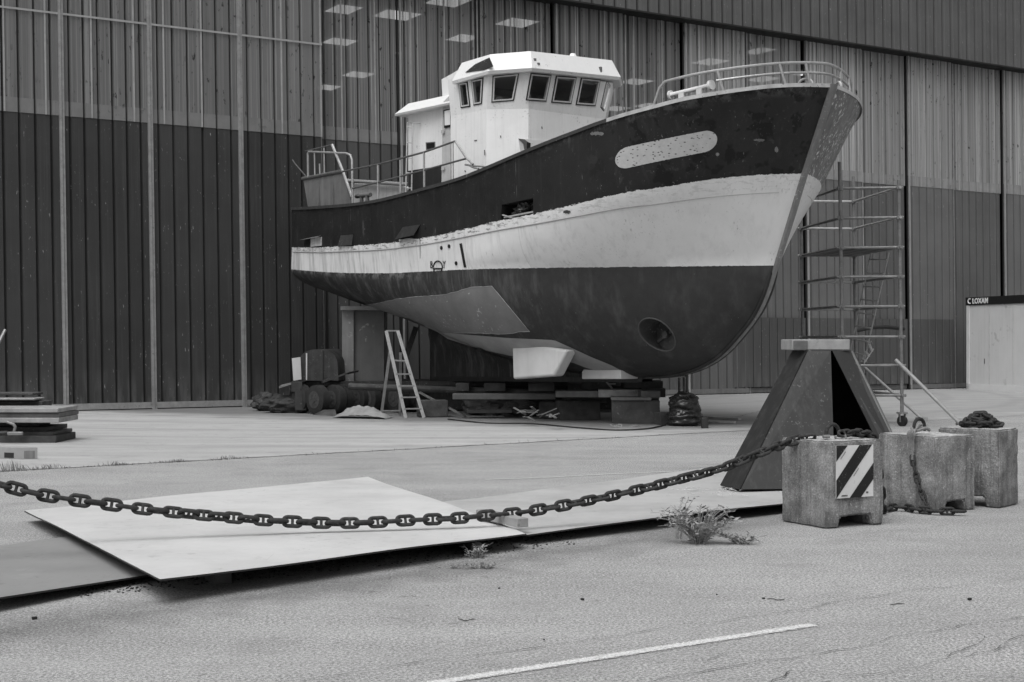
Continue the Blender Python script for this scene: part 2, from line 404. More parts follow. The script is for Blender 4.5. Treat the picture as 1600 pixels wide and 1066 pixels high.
def conform(rows, off=.008):
    mb = MB(); g = [[hit(x, y, off) for x, y in r] for r in rows]
    n = len(mb.v); idx = {}
    for i, r in enumerate(g):
        for j, q in enumerate(r):
            if q is not None: idx[i, j] = len(mb.v); mb.v.append(q)
    for i in range(len(g)-1):
        for j in range(len(g[0])-1):
            kk = [(i,j),(i+1,j),(i+1,j+1),(i,j+1)]
            if all(k in idx for k in kk): mb.f.append(tuple(idx[k] for k in kk)); mb.m.append(0)
    return mb
def loft(top, bot, nu, nv, jit=0):
    """rows between two photo polylines (parametrised by x)"""
    def at(pl, t):
        tot = [0]
        for a, b in zip(pl, pl[1:]): tot.append(tot[-1] + math.hypot(b[0]-a[0], b[1]-a[1]))
        d = t*tot[-1]
        for k in range(len(pl)-1):
            if d <= tot[k+1] + 1e-9: break
        w = (d-tot[k])/max(1e-9, tot[k+1]-tot[k]); return lerp(pl[k][0], pl[k+1][0], w), lerp(pl[k][1], pl[k+1][1], w)
    out = []
    for i in range(nv+1):
        r = []
        for j in range(nu+1):
            a, b = at(top, j/nu), at(bot, j/nu); w = i/nv
            jy = jit*noise.noise(Vector((j*.6, i*9.1, 2))) if i in (0, nv) else 0
            r.append((lerp(a[0], b[0], w), lerp(a[1], b[1], w)+jy))
        out.append(r)
    return out
# openings cut through the shell
def cutter(mb, m):
    o = mb.build('cutter', m, smooth=0); return o
fp = [(784,320),(833,309.5),(833,334),(782,344)]
fpp = [hit(*q) for q in fp]
cA = cutter(MB().prism([q + BS*.3 for q in fpp], -BS*.75), [M['cut']])
tc = hit(1026, 523); nrm_in = (BS*-1).normalized()
cB = cutter(MB().cyl(tc + BS*.8, tc - BS*.30, .29, 40), [M['cut']])
for c_ in (cA, cB):
    c_.data.materials.clear(); c_.data.materials.append(M['cut'] if c_ is cA else M['tunnel'])
    md = hull.modifiers.new('cut', 'BOOLEAN'); md.operation = 'DIFFERENCE'; md.solver = 'EXACT'; md.object = c_; md.material_mode = 'TRANSFER'
dg = bpy.context.evaluated_depsgraph_get(); newme = bpy.data.meshes.new_from_object(hull.evaluated_get(dg))
hull.modifiers.clear(); hull.data = newme; newme.name = 'hull'
for c_ in (cA, cB): bpy.data.objects.remove(c_, do_unlink=True)
hull.parent = boat; hull.matrix_parent_inverse = WM(boat).inverted()
print('HULL', len(newme.polygons))

# rail cap, rubbing strake, stem bar
def sheer_pt(k, side=1, out=0, up=0):
    s, b, z, l = cols[k][0]
    return L(s, side*max(0, b+out), z+up)
for nm, k0, k1, mm in (('bulwark_cap', 0, int(NU*.60), M['capd']), ('bulwark_cap', int(NU*.60), NU, M['capl'])):
    mb = MB()
    for sd in (1, -1):
        g = [[sheer_pt(k, sd, .035, -.035), sheer_pt(k, sd, .035, .03), sheer_pt(k, sd, -.15, .03), sheer_pt(k, sd, -.15, -.035)] for k in range(k0, k1+1)]
        mb.grid(g, flip=(sd > 0))
    mb.build(nm, mm, boat, smooth=40)
mb = MB()
for sd in (1, -1):
    pts = []
    for k in range(0, NU-6, 2):
        s, b, z, l = cols[k][NRS+1]; s2, b2, z2, l2 = cols[k][NRS+2]
        w = .4; pts.append(L(lerp(s,s2,w), sd*(lerp(b,b2,w)+.004), lerp(z,z2,w)))
    mb.tube(pts, [.013*(1 if k < len(pts)*.7 else max(.3, (len(pts)-k)/(len(pts)*.3))) for k in range(len(pts))], 6)
mb.build('rubbing_strake', M['strake'], boat)
mb = MB(); prof = STEM[2:]; pp = []
zz = [stem_z_of_s(STEM[2][0]) + (STEM[-1][1]+.02-STEM[2][1])*k/40 for k in range(41)]
g = []
for z in zz:
    s = stem_s_of_z(z); w = interp([(1,.025),(2.6,.035),(3.2,.05),(5.9,.085)], z)
    g.append([L(s-.10, w+.02, z), L(s+.03, w, z), L(s+.055, 0, z), L(s+.03, -w, z), L(s-.10, -w-.02, z)])
mb.grid(g, flip=True); mb.poly([g[-1][0], g[-1][1], g[-1][2], g[-1][3], g[-1][4]])
mb.build('stem_bar', M['stem'], boat, smooth=25)

# painted and welded patches that lie on the plating
capt = [(961.5,246),(963,236),(972,231),(1000,224),(1040,214),(1080,207),(1104,203.5),(1114,206),(1120,213)]
capb = [(961.5,246),(965,256),(975,262),(1000,257),(1040,247),(1080,240),(1104,237),(1115,231),(1120,213)]
rows = []
for i in range(13):
    r = []
    for j in range(91):
        a = j/90; x = 961.5 + 159*(.5-.5*math.cos(math.pi*a)); e_ = min(x-961.5, 1120.5-x)
        hh = 16.6*math.sqrt(max(0, 1-max(0, 1-e_/20)**2)); yc = 246.5 - (x-979)*.2065 - .00012*(x-979)*(1103-x)*1.3
        r.append((x, yc + hh*(-1+2*i/12) + (.7*noise.noise(Vector((x*.35, i*9, 0))) if i in (0,12) else 0)))
    rows.append(r)
pt = conform(rows, .006)
def name_mat():
    m, nt, bs, out = newmat('scraped_name_patch'); n = N(nt); p = n.pos()
    c = n.mix(n.ramp(n.noise(p, 9, 5, .7), .3, .7), .40, .50)
    q = n.map(p, (12,12,26)); d = n.ramp(n.voro(q, 1.0), .20, .28, 1, 0)
    c = n.mix(n.math('MULTIPLY', d, n.ramp(n.noise(p, 14, 3), .38, .46)), c, .06)
    nt.links.new(c, bs.inputs['Base Color']); bs.inputs['Roughness'].default_value = .6
    return m
pt.build('name_patch', name_mat(), boat)['label'] = 'pale rounded patch with dark flecks where the name was ground off'
pl_t = [(566,476),(590,473.5),(620,467),(650,463.5),(690,461),(710,457),(722,453),(735,449),(769,447)]
pl_b = [(566,476),(580,482),(600,488.5),(640,498),(690,520.5),(740,520),(790,522),(812,518.5),(828,518)]
pb = conform(loft(pl_t, pl_b, 60, 16, 1.0), .007); pb.build('repair_plate', M['plate'], boat)['label'] = 'lighter unpainted repair plate low on the side'
# weld bead round the plate
bead = MB(); edge = []
lo = loft(pl_t, pl_b, 60, 16, 1.0)
for x, y in [*lo[0], *[r[-1] for r in lo[1:]], *lo[-1][::-1]]:
    q = hit(x, y, .01)
    if q is not None: edge.append(q)
bead.tube(edge[4:-12], [.0025+.005*random.random() for _ in edge[4:-12]], 5).build('weld_bead', M['strake'], boat)
fl_t = [(684,519),(735,523),(790,527.5),(866,531),(895,544),(925,558),(955,570),(970,578)]
fl_b = [(700,530),(740,543),(800,556),(866,562),(895,566),(915,574),(945,582),(970,586)]
conform(loft(fl_t, fl_b, 40, 8), .009).build('garboard_patch', M['flank'], boat)
# bilge cooler box and keel pad painted pale
fin = [(799.5,541),(832,538),(886,547),(865,588),(801,593)]
MB().prism([BPt(x, y, 1.40) for x, y in fin], -BS*.28).build('bilge_fin', M['pad'], boat, bevel=.05, seg=4)
padp = [(909,582),(911,577.5),(962,576),(970,579),(970,592.5),(909,592.5)]
MB().prism([BPt(x, y, .6) for x, y in padp], -BS*.6).build('keel_pad', M['pad'], boat, bevel=.015)
# keel shoe
mb = MB(); g = []
for k in range(30):
    s = -6.6 + 6.8*k/29; z = keelz(s)
    g.append([L(s,.14,z+.05), L(s,.14,z-.05), L(s,-.14,z-.05), L(s,-.14,z+.05)])
mb.grid(g, flip=True); mb.build('keel_shoe', M['navy'], boat)
# thruster grille / anode in the tunnel
mb = MB()
ringp = [tc + BH*.3*math.cos(a) + Vector((0,0,1))*.3*math.sin(a) for a in [2*math.pi*i/36 for i in range(36)]]
rp = []
for q in ringp:
    o = q + BS*3; loc, nr, i, d = BV.ray_cast(o, -BS)
    if loc is not None: rp.append(loc + BS*.004)
mb.tube(rp, .014, 6, closed=True)
mb.build('thruster_rim', M['hull'] if False else mat('rim_paint', .07, .05, .55), boat)
mb = MB(); mb.cyl(tc - BS*.32, tc - BS*.20, .07, 14); 
for a in (0.5,): 
    d = BH*math.cos(a) + Vector((0,0,1))*math.sin(a); mb.bar(tc - BS*.27 - d*.27, tc - BS*.27 + d*.27, .05, .02, up=tuple(BS))
mb.build('thruster_propeller', mat('bronze_grey', .16, .08, .4, .6), boat)
# load line mark B V with its ring, drain holes, rust streak
mk = mat('mark_black', .01, .012, .6)
def strokes(segs, w, name, m):
    mb = MB()
    for pl in segs:
        pts = [hit(x, y, .006) for x, y in pl]
        if all(q is not None for q in pts): mb.tube(pts, w, 5)
    return mb.build(name, m, boat)
arc = [(684.6 + 7.0*math.cos(a), 417.5 - 9.3*math.sin(a)) for a in [math.pi*i/12 - .25 + .0 for i in range(14)]]
strokes([arc, [(677,420),(692,420)], [(678.5,420),(678.5,423.5)], [(690.5,420),(690.5,423.5)]], .016, 'load_line_mark', mk)
strokes([[(673.4,408.5),(673.4,414),(673.4,419)], [(673.4,408.5),(675.6,409.5),(675.6,412),(673.6,413.4)], [(673.6,413.4),(676.2,414.8),(676.2,417.6),(673.4,419)]], .010, 'letter_b', mk)
strokes([[(692.4,408),(694.6,413)], [(696.2,408),(694.2,413),(694.2,419)]], .010, 'letter_v', mk)
for (x, y, r) in ((690,387.5,.04),(702,385,.04),(713,411.5,.04),(664.5,356,.03)):
    q = hit(x, y, .004); mb = MB(); nn = (q - hit(x, y, 0)).normalized()
    mb.cyl(q - nn*.03, q + nn*.008, r, 14); mb.build('drain_hole', mk, boat)
q = conform(loft([(718,381),(722,380)], [(725,418),(729,418)], 2, 20), .006); q.build('rust_streak', mk, boat)
q = conform(loft([(656,372),(657,372)], [(656.5,404),(657,404)], 2, 14), .005); q.build('rust_streak', mk, boat)
# freeing port flaps near the stern
def flap(poly, out, name, m, lift):
    pts = [hit(x, y, .012) for x, y in poly]
    pts[2] = pts[2] + BS*lift; pts[3] = pts[3] + BS*lift
    MB().prism(pts, -BS*.012).build(name, m, boat)
hole = mat('port_shadow', .008, .006, .9)
conform(loft([(475,374),(503,368)], [(475,386),(503,386)], 4, 4), .004).build('freeing_port', hole, boat)
flap([(486,372),(503,370),(503,384),(486,386)], 0, 'port_flap', M['whitedull'], .0)
flap([(478,373),(503,368),(503,371),(475,376)], 0, 'port_flap', M['grey'], .12)
conform(loft([(531,367),(553,365)], [(528,385),(553,385)], 4, 4), .004).build('freeing_port', hole, boat)
flap([(533,368),(552,366.5),(552,383),(530,385)], 0, 'port_flap', M['capd'], .03)
conform(loft([(629,355),(658,351)], [(624,377),(657,371)], 4, 4), .004).build('freeing_port', hole, boat)
flap([(630,355),(657,351),(653,368),(624,374)], 0, 'port_flap', M['navy'], .10)
flap([(624,374.5),(643,372),(655,374.5),(626,378)], 0, 'port_flap', M['whitedull'], .03)
# scuffs
for (x, y, w, h, c) in ((1186,219,9,2.0,'grey'),(1213,234,3,4.5,'stem'),(1121,241,3,2.5,'stem'),(933,209,11,3,'grey'),(886,331.5,6,3,'capd')):
    poly = []
    rows = []
    for i in range(7):
        r = []
        for j in range(13):
            v = -1 + 2*j/12; hw = math.sqrt(max(0, 1-v*v)) * (1 + .9*noise.noise(Vector((x, j*.8, i*.1))))
            r.append((x + w*v, y + h*hw*(-1+2*i/6)))
        rows.append(r)
    conform(rows, .005).build('scuff', M[c], boat)
# ------------------------------------------------------------ wheelhouse and fittings
def rayplane(px, py, p0, nr, off=0.0):
    o = Vector((0,0,EYE)); d = Vector(((px-CX)/F, 1, -(py-CY)/F)); t = (p0-o).dot(nr)/d.dot(nr); return o + d*t + nr*off
SF = -2.08
def plan(df, ds, z, sback=-3.85, back=0.0):
    c = .595; hw = 1.06 + (df*.41 + ds*.2 if df else 0)
    return [L(SF+df, -hw, z), L(SF+df, hw, z), L(SF+df-c*(1), 1.655+ds, z) , L(sback-back, 1.655+ds, z), L(sback-back, -1.655-ds, z), L(SF+df-c, -1.655-ds, z)]
def shell(p0, p1, mb, mi=0):
    for i in range(len(p0)):
        j = (i+1) % len(p0); mb.quad(p0[j], p0[i], p1[i], p1[j], mi)
ZD, Z0, Z1 = 4.3, 6.24, 6.99
A0, A1, A2 = plan(0,0,ZD), plan(0,0,Z0), plan(.15,.08,Z1)
def planin(df, ds, z):
    return [L(SF+df-.06, -1.02, z), L(SF+df-.06, 1.02, z), L(SF+df-.63, 1.59+ds, z), L(-3.79, 1.59+ds, z), L(-3.79, -1.59-ds, z), L(SF+df-.63, -1.59-ds, z)]
I0, I1, I2 = planin(0,0,5.2), planin(0,0,Z0), planin(.15,.08,Z1-.06)
mb = MB(); shell(A0, A1, mb); shell(A1, A2, mb); mb.poly(A2); mb.poly(A0[::-1])
mi_ = MB(); shell(I0, I1, mi_, 1); shell(I1, I2, mi_, 1); mi_.poly(I2, 1); mi_.poly(I0[::-1], 1)
nb = len(mb.v); mb.v += mi_.v; mb.f += [tuple(nb+i for i in f)[::-1] for f in mi_.f]; mb.m += mi_.m
wh = mb.build('wheelhouse', [M['white'], mat('cabin_lining', .5, .4, .6)], None, smooth=0)
bmx = bmesh.new(); bmx.from_mesh(wh.data); bmesh.ops.remove_doubles(bmx, verts=bmx.verts, dist=.0005)
vol = bmx.calc_volume(signed=True)
if vol < 0: bmesh.ops.reverse_faces(bmx, faces=bmx.faces)
bmx.to_mesh(wh.data); bmx.free(); print('WHVOL', vol)
def W(x, y): return 620 + x/3.5525, 60 + y/3.5525
def facepl(i):
    j = (i+1) % 6; a, b, c = A1[i], A1[j], A2[i]; n_ = (b-a).cross(c-a).normalized()
    ctr = L(-3, 0, 6.5)
    if n_.dot(a-ctr) < 0: n_ = -n_
    return a, n_
wins = [(2,[(344,248),(394,240),(410,380),(357,388)]),(2,[(414,230),(482,218),(474,365),(428,374)]),
        (1,[(532,207),(680,192),(650,347),(525,357)]),
        (0,[(742,192),(857,202),(828,352),(716,345)]),(0,[(883,207),(997,215),(967,365),(856,357)]),(0,[(1022,217),(1130,228),(1101,377),(992,370)]),
        (5,[(1164,236),(1184,262),(1146,405),(1130,384)])]
def ringm(mb, po, pi_, n_, h0, h1, mi):
    for i in range(4):
        j = (i+1) % 4
        a, b, c, d = po[i], po[j], pi_[j], pi_[i]
        mb.hexa([a+n_*h0, b+n_*h0, c+n_*h0, d+n_*h0, a+n_*h1, b+n_*h1, c+n_*h1, d+n_*h1], mi)
holes = []
def window(poly, p0, n_, parent, name='window', k=1.0, q=None):
    q = q or [rayplane(*W(x, y), p0, n_) for x, y in poly]; ctr = sum(q, Vector())/4
    def ins(d): return [p + sum(((q[(i+s)%4]-p).normalized() for s in (1,-1)), Vector())*d for i, p in enumerate(q)]
    mb = MB(); o0, o1, o2 = ins(0), ins(.022*k), ins(.05*k)
    ringm(mb, o0, o1, n_, -.005, .014, 0); ringm(mb, o1, o2, n_, -.005, .022, 1)
    g = [p + n_*.008 for p in ins(.045*k)]; mb.poly(g, 2); holes.append(([p - n_*.16 for p in ins(.035*k)], n_*.30))
    return mb.build(name, [M['black'], M['glaze'], M['pane']], parent, smooth=0)
WN_ = []
for i, poly in wins:
    p0, n_ = facepl(i); q = [rayplane(*W(x, y), p0, n_) for x, y in poly]; WN_.append((q, n_))
    if i == 2:
        qm = []
        for p in q: r_ = p - BO; qm.append(BO + BH*r_.dot(BH) - BS*r_.dot(BS) + Vector((0,0,p.z)))
        WN_.append((qm[::-1], (n_ - BS*2*n_.dot(BS)).normalized()))
    p_ = None
wobjs = [window(None, None, n_, None, q=q) for q, n_ in WN_]
cuts = []
for poly, ext in holes:
    c_ = MB().prism(poly, ext).build('cutter', M['white'], smooth=0); cuts.append(c_)
    md = wh.modifiers.new('cut', 'BOOLEAN'); md.operation = 'DIFFERENCE'; md.solver = 'EXACT'; md.object = c_
dg = bpy.context.evaluated_depsgraph_get(); nm_ = bpy.data.meshes.new_from_object(wh.evaluated_get(dg)); wh.modifiers.clear(); wh.data = nm_; nm_.name = 'wheelhouse'
for c_ in cuts: bpy.data.objects.remove(c_, do_unlink=True)
wh.parent = boat; wh.matrix_parent_inverse = WM(boat).inverted()
for o_ in wobjs: o_.parent = wh; o_.matrix_parent_inverse = WM(wh).inverted()
print('WH', len(nm_.polygons))
mb = MB(); mb.box(L(-2.55,-1.0,5.2), BH*.35, BS*2.0, (0,0,1.12)); mb.build('console', M['grey'], wh, smooth=0)
MB().cyl(L(-2.45,.55,6.2), L(-2.40,.95,6.9), .05, 10).build('grab_pole', M['white'], wh)
MB().tube([L(-2.75,1.25,6.46), L(-2.72,1.28,6.46), L(-2.68,1.32,6.46)], [.04,.09,.02], 14).build('search_lamp', M['white'], wh)
MB().box(L(-2.5,-.75,6.2), BH*.25, BS*.5, (0,0,.36)).build('instrument_box', M['whitedull'], wh, smooth=0)
# a round wall lamp seen in the third window and rails behind are left as small fittings on the sill
# visor roof
def tilt(P):
    out = []
    for q in P:
        r_ = q - BO; s_, b_ = r_.dot(BH), r_.dot(BS); out.append(q + Vector((0, 0, .035*(s_+1.9) - .045*(b_-1.2))))
    return out
V0, V1, V2 = tilt(plan(.27,.18,6.93,-3.55)), tilt(plan(.30,.20,6.99,-3.55)), tilt(plan(.14,.02,7.36,-3.45))
mb = MB(); mb.poly(V0[::-1]); shell(V0, V1, mb); shell(V1, V2, mb)
top = L(-2.9, 0, 7.50)
for i in range(6): mb.poly([V2[(i+1)%6], V2[i], top])
roof = mb.build('wheelhouse_roof', M['visor'], boat, smooth=0, bevel=.012)
# dark panel lying on the visor flank
p0 = V1[2]; n_ = (V1[3]-V1[2]).cross(V2[2]-V1[2]).normalized(); n_ = -n_ if n_.dot(BS) < 0 else n_
pts = [rayplane(*W(x, y), p0, n_, .01) for x, y in ((384,192),(440,146),(518,110),(538,158),(484,178),(430,184))]
MB().prism(pts, n_*.012).build('roof_panel', mat('dark_roof_panel', .014, .03, .5, scale=9, speck=.9, speckc=.3, specks=30), roof, smooth=0)
mb = MB(); mb.tube([BPt(895,82,-.2)+Vector((0,0,-.1)), BPt(895,84,-.2)], [.09,.05], 10).build('roof_vent', M['visor'], roof)
for (x, y) in ((1130,175),(765,118),(785,142)):
    q = rayplane(*W(x, y), V1[0], ((V1[1]-V1[0]).cross(V2[0]-V1[0])).normalized()); mb = MB()
    mb.cbox(q, .05, .05, .12 if x > 1000 else .04, BA).build('lamp_bracket', M['grey'], roof)
# door pillar, funnel casing and deckhouse
HB = 1.32
def BW(x, y, b): return BPt(*W(x, y), b)
dz0 = 4.2
s0, z_ = bp(638, 181, HB); s1 = -3.86
ZR0 = z_
mb = MB(); mb.box(L(s0, -HB, 5.32), BH*(s1-s0), BS*2*HB, (0,0,ZR0-5.32+.05))
dh = mb.build('deckhouse', M['white'], boat, smooth=0)
mb = MB(); mb.box(L(s0+.004, -HB+.004, dz0), BH*(s1-s0-.008), BS*(2*HB-.008), (0,0,5.32-dz0)).build('lower_wall', M['navy'], dh, smooth=0)
# canted roof slab
def rect(s_a, s_b, hb, z): return [L(s_a,-hb,z), L(s_b,-hb,z), L(s_b,hb,z), L(s_a,hb,z)]
r0, r1, r2 = rect(s0-.22, s1+.1, HB+.2, ZR0), rect(s0-.2, s1+.1, HB+.22, ZR0+.04), rect(s0-.02, s1+.1, HB-.02, ZR0+.27)
mb = MB(); mb.poly(r0[::-1])
for a, b in ((r0,r1),(r1,r2)):
    for i in range(4): mb.quad(a[i], a[(i+1)%4], b[(i+1)%4], b[i])
mb.poly(r2); dr = mb.build('roof', M['visor'], dh, smooth=0, bevel=.01)
# hood over the door, casing behind wheelhouse
hood = [BW(255,355,1.5), BW(310,297,1.5), BW(342,292,1.5), BW(342,352,1.5)]
MB().prism(hood, -BS*.5).build('door_hood', M['whitedull'], boat, smooth=0, bevel=.01)
cas = [BW(247,228,1.1), BW(305,196,1.1), BW(345,172,1.1), BW(345,300,1.1), BW(252,330,1.1)]
MB().prism(cas, -BS*1.9).build('funnel_casing', M['visor'], boat, smooth=0, bevel=.01)
door = [BW(254,365,1.40), BW(313,360,1.40), BW(322,830,1.40), BW(247,850,1.40)]
do = MB().prism(door, -BS*.05).build('door', M['whitedull'], boat, smooth=0, bevel=.006)
nB = BS
def panel(poly, b, m, name, par, th=.01):
    return MB().prism([BW(x, y, b) for x, y in poly], -BS*th).build(name, m, par, smooth=0)
panel([(258,398),(300,390),(302,492),(262,498)], 1.42, M['black'], 'door_window', do)
panel([(264,404),(295,397),(296,480),(265,484)], 1.426, M['white'], 'window_glass', do)
panel([(245,510),(262,508),(262,526),(245,528)], 1.44, M['whitedull'], 'hinge', do)
panel([(247,712),(262,710),(262,730),(247,732)], 1.44, M['whitedull'], 'hinge', do)
mb = MB(); mb.cyl(BW(321,362,1.5), BW(332,830,1.5), .022, 8); mb.cyl(BW(336,362,1.6), BW(344,830,1.6), .03, 8); mb.build('drain_pipe', M['whitedull'], boat)
# small dark window of the deckhouse
panel([(160,578),(212,574),(212,612),(162,620)], HB+.012, M['grey'], 'window', dh); panel([(165,583),(207,579),(207,606),(166,614)], HB+.02, M['glass'], 'window', dh)
# deckhouse ladder
mb = MB(); la = [BW(88,490,HB+.16), BW(82,870,HB+.16)]; lb = [BW(58,485,HB+.16), BW(50,872,HB+.16)]
mb.cyl(la[0], la[1], .016, 8); mb.cyl(lb[0], lb[1], .016, 8)
for i in range(5):
    t = .02 + i*.22; mb.cyl(la[0].lerp(la[1], t), lb[0].lerp(lb[1], t), .013, 6)
mb.tube([la[0], la[0]+Vector((0,0,.07)), la[0]+Vector((0,0,.07))-BS*.14+BH*.1], .014, 6); mb.tube([lb[0], lb[0]+Vector((0,0,.07)), lb[0]+Vector((0,0,.07))-BS*.14], .014, 6)
mb.build('ladder', M['whitedull'], dh)
# broken vent low on the wheelhouse front
p0, n_ = A0[0], BH
def FW(x, y, off=.006): return rayplane(*W(x, y), p0, n_, off)
fr = MB()
MB().prism([FW(674,558,.0), FW(868,570,.0), FW(800,640,.0), FW(688,640,.0)], n_*.012).build('service_panel', M['visor'], wh, smooth=0)
MB().prism([FW(672,557,.014), FW(705,562,.014), FW(728,580,.014), FW(736,600,.014), FW(720,640,.014), FW(708,634,.014), FW(700,585,.014)], n_*.01).build('service_panel', M['grey'], wh, smooth=0)
MB().prism([FW(718,575,.02), FW(738,583,.02), FW(735,625,.02), FW(716,634,.02)], n_*.01).build('vent_hole', M['black'], wh, smooth=0)
# welded seams / rust marks on the wall
p0c, n_c = facepl(1)
for (x0,y0,x1,y1,i) in ((578,365,580,375,1),(681,335,681,368,1),(575,540,578,552,1),(487,620,488,650,1),(1018,388,993,412,0),(432,568,446,566,2),(803,490,806,503,0),(378,733,384,741,2)):
    a_, nn = (A0[i], (A0[(i+1)%6]-A0[i]).cross(Vector((0,0,1))).normalized())
    if nn.dot(a_-L(-3,0,ZD)) < 0: nn = -nn
    q0, q1 = rayplane(*W(x0,y0), a_, nn, .008), rayplane(*W(x1,y1), a_, nn, .008)
    MB().bar(q0, q1, .02, .006, up=tuple(nn)).build('rust_mark', M['grey'], wh, smooth=0)

# aft deck: casing, bitts
cb = .85
cc = [BPt(553,286.5,cb), BPt(628,288,cb), BPt(637,296,cb), BPt(637,330,cb), BPt(551,330,cb)]
ac = MB().prism(cc, -BS*1.7).build('deck_casing', M['whitedull'], boat, smooth=0, bevel=.01)
MB().cyl(BPt(543,282.5,cb+.1), BPt(638,288.5,cb+.1), .045, 10).build('casing_rail', M['rail'], ac)
mb = MB(); mb.cyl(BPt(557,307,1.6), BPt(579,304.5,1.6), .05, 10); mb.cyl(BPt(565,306,1.6), BPt(565,325,1.6), .045, 10); mb.cyl(BPt(574,305,1.6), BPt(574,325,1.6), .045, 10)
mb.build('bitts', M['grey'], boat)
# raised plate at the quarter with stiffeners
for sd in (1, -1):
    b = 1.98
    q = [bp(x, y, b) for x, y in ((474,281),(535,269),(551.5,325),(482,329))]
    mb = MB().prism([L(s, sd*b, z) for s, z in q], -BS*.03*sd)
    sh = mb.build('quarter_plate', M['grey'], boat, smooth=0)
    for (x0,y0,x1,y1,w) in ((498,275.5,500,326,.06),(521,272,522,324,.05)):
        (sa,za),(sb_,zb) = bp(x0,y0,b), bp(x1,y1,b)
        MB().prism([L(sa, sd*b, za), L(sb_, sd*b, zb), L(sb_, sd*(b+w), zb)], BH*.02).build('stiffener', M['grey'], sh, smooth=0)
    (sa,za),(sb_,zb) = bp(473,279.5,b), bp(536,267.5,b)
    MB().cyl(L(sa, sd*b, za), L(sb_, sd*b, zb), .045, 10).build('plate_rail', M['raildark'], sh)
# hand rails (survey from the photo on the plane of the bulwark)
def pipe(name, pts, b, r, m, par=boat, sides=(1,)):
    mb = MB()
    for sd in sides:
        P = []
        for x, y in pts:
            s, z = bp(x, y, b); P.append(L(s, sd*b, z))
        mb.tube(P, r, 8)
    return mb.build(name, m, par)
lr = bpy.data.objects.new('x', None) ; bpy.data.objects.remove(lr)
pipe('stern_rail', [(481.5,278),(481,240),(483,237),(541,239.8),(547.5,242.5),(550,250),(551,318)], 2.0, .026, M['rail'])
pipe('stern_rail', [(477,236.5),(519,226.3)], 2.0, .016, M['raildark'])
pipe('stern_rail', [(519,226.3),(536,268),(550,308)], 2.0, .034, M['rail'])
for x, y0, y1 in ((492,237.5,276),(507,231,273),(500,256,274)): pipe('stern_rail_post', [(x-.6,y0),(x,y1)], 2.0, .018, M['rail'])
pipe('aerial_stub', [(457,250),(461,256),(479,277)], 1.4, .016, M['raildark'])
pipe('hand_rail', [(534,268.5),(591,257),(662.6,238),(711.5,220.7)], 2.25, .021, M['raildark'])
pipe('hand_rail', [(711.5,220.7),(728,246),(739,257)], 2.25, .024, M['rail'])
pipe('hand_rail', [(551,294.5),(591,285),(663,266),(730,247.5)], 2.25, .020, M['raildark'])
for x, y0, y1 in ((590.5,257,316),(625.5,250,308),(662.6,238,298),(704.5,223,285),(708,222,283)):
    pipe('rail_post', [(x,y0),(x+.3,y1)], 2.25, .022 if x < 700 else .012, M['rail'])
pipe('mooring_spar', [(727,257.5),(745,259.5),(763,261)], 2.1, .02, M['rail']); pipe('mooring_spar', [(733,258.5),(740,262),(748,264)], 2.1, .02, M['rail'])
# pulpit: follows the bow inside the cap
def bowpath(s_from, zup, inset, n=40):
    pts = []
    for k in range(n+1):
        s = s_from + (S_SH-.12-s_from)*(1-(1-k/n)**1.8)
        b = max(0, breadth(s, S_SH-.10, *PRM['sheer']) - inset) if k < n else 0
        pts.append((s, b, interp(ZS, s) + zup))
    return pts
def full(path): return [L(*p) for p in path] + [L(p[0], -p[1], p[2]) for p in path[::-1][1:]]
stem_end = None
def zsh(s): return interp(ZS, s)
p_top = bowpath(2.75, .43, .16); p_mid = bowpath(3.55, .26, .14)
start = [L(2.52, breadth(2.52,S_SH,*PRM['sheer'])-.16, zsh(2.52)), L(2.66, breadth(2.66,S_SH,*PRM['sheer'])-.16, zsh(2.66)+.34)]
endp = [L(2.66, -breadth(2.66,S_SH,*PRM['sheer'])+.16, zsh(2.66)+.34), L(2.52, -breadth(2.52,S_SH,*PRM['sheer'])+.16, zsh(2.52))]
pul = MB().tube(start + full(p_top) + endp, .026, 8).build('bow_rail', M['rail'], boat)
MB().tube(full(p_mid), .022, 8).build('middle_rail', M['rail'], pul)
for sd in (1, -1):
    for s in (3.56, 4.19, 4.37):
        b = breadth(s, S_SH-.10, *PRM['sheer'])
        MB().cyl(L(s+.10 if s<4.3 else s+.05, sd*(b-.22), zsh(s)), L(s, sd*(b-.15), zsh(s)+.43), .024, 8).build('rail_post', M['rail'], pul)
# roller fairlead and chocks on the foredeck
mb = MB(); mb.cyl(BPt(1047,149,1.75), BPt(1112,133,1.75), .04, 12); mb.cyl(BPt(1109,133.8,1.75), BPt(1113,132.6,1.75), .085, 12); mb.cyl(BPt(1047,149,1.75), BPt(1049,148.6,1.75), .08, 12)
for x, y in ((1066,146),(1094,139)): mb.cbox(BPt(x, y+9, 1.75), .12, .07, .28, -BA)
mb.build('roller_fairlead', M['visor'], boat)
for s, sd in ((4.33, .42), (4.42, -.45)):
    b = breadth(s, S_SH, *PRM['sheer']); c0 = L(s, sd*b, zsh(s)+.10); tdir = (BH*.85 + BS*.5*(-1 if sd > 0 else 1)).normalized()
    pts = [c0 + tdir*.11*math.cos(a) + Vector((0,0,.08*math.sin(a))) for a in [2*math.pi*i/18 for i in range(18)]]
    MB().tube(pts, .022, 8, closed=True).build('mooring_chock', M['whitedull'], boat)
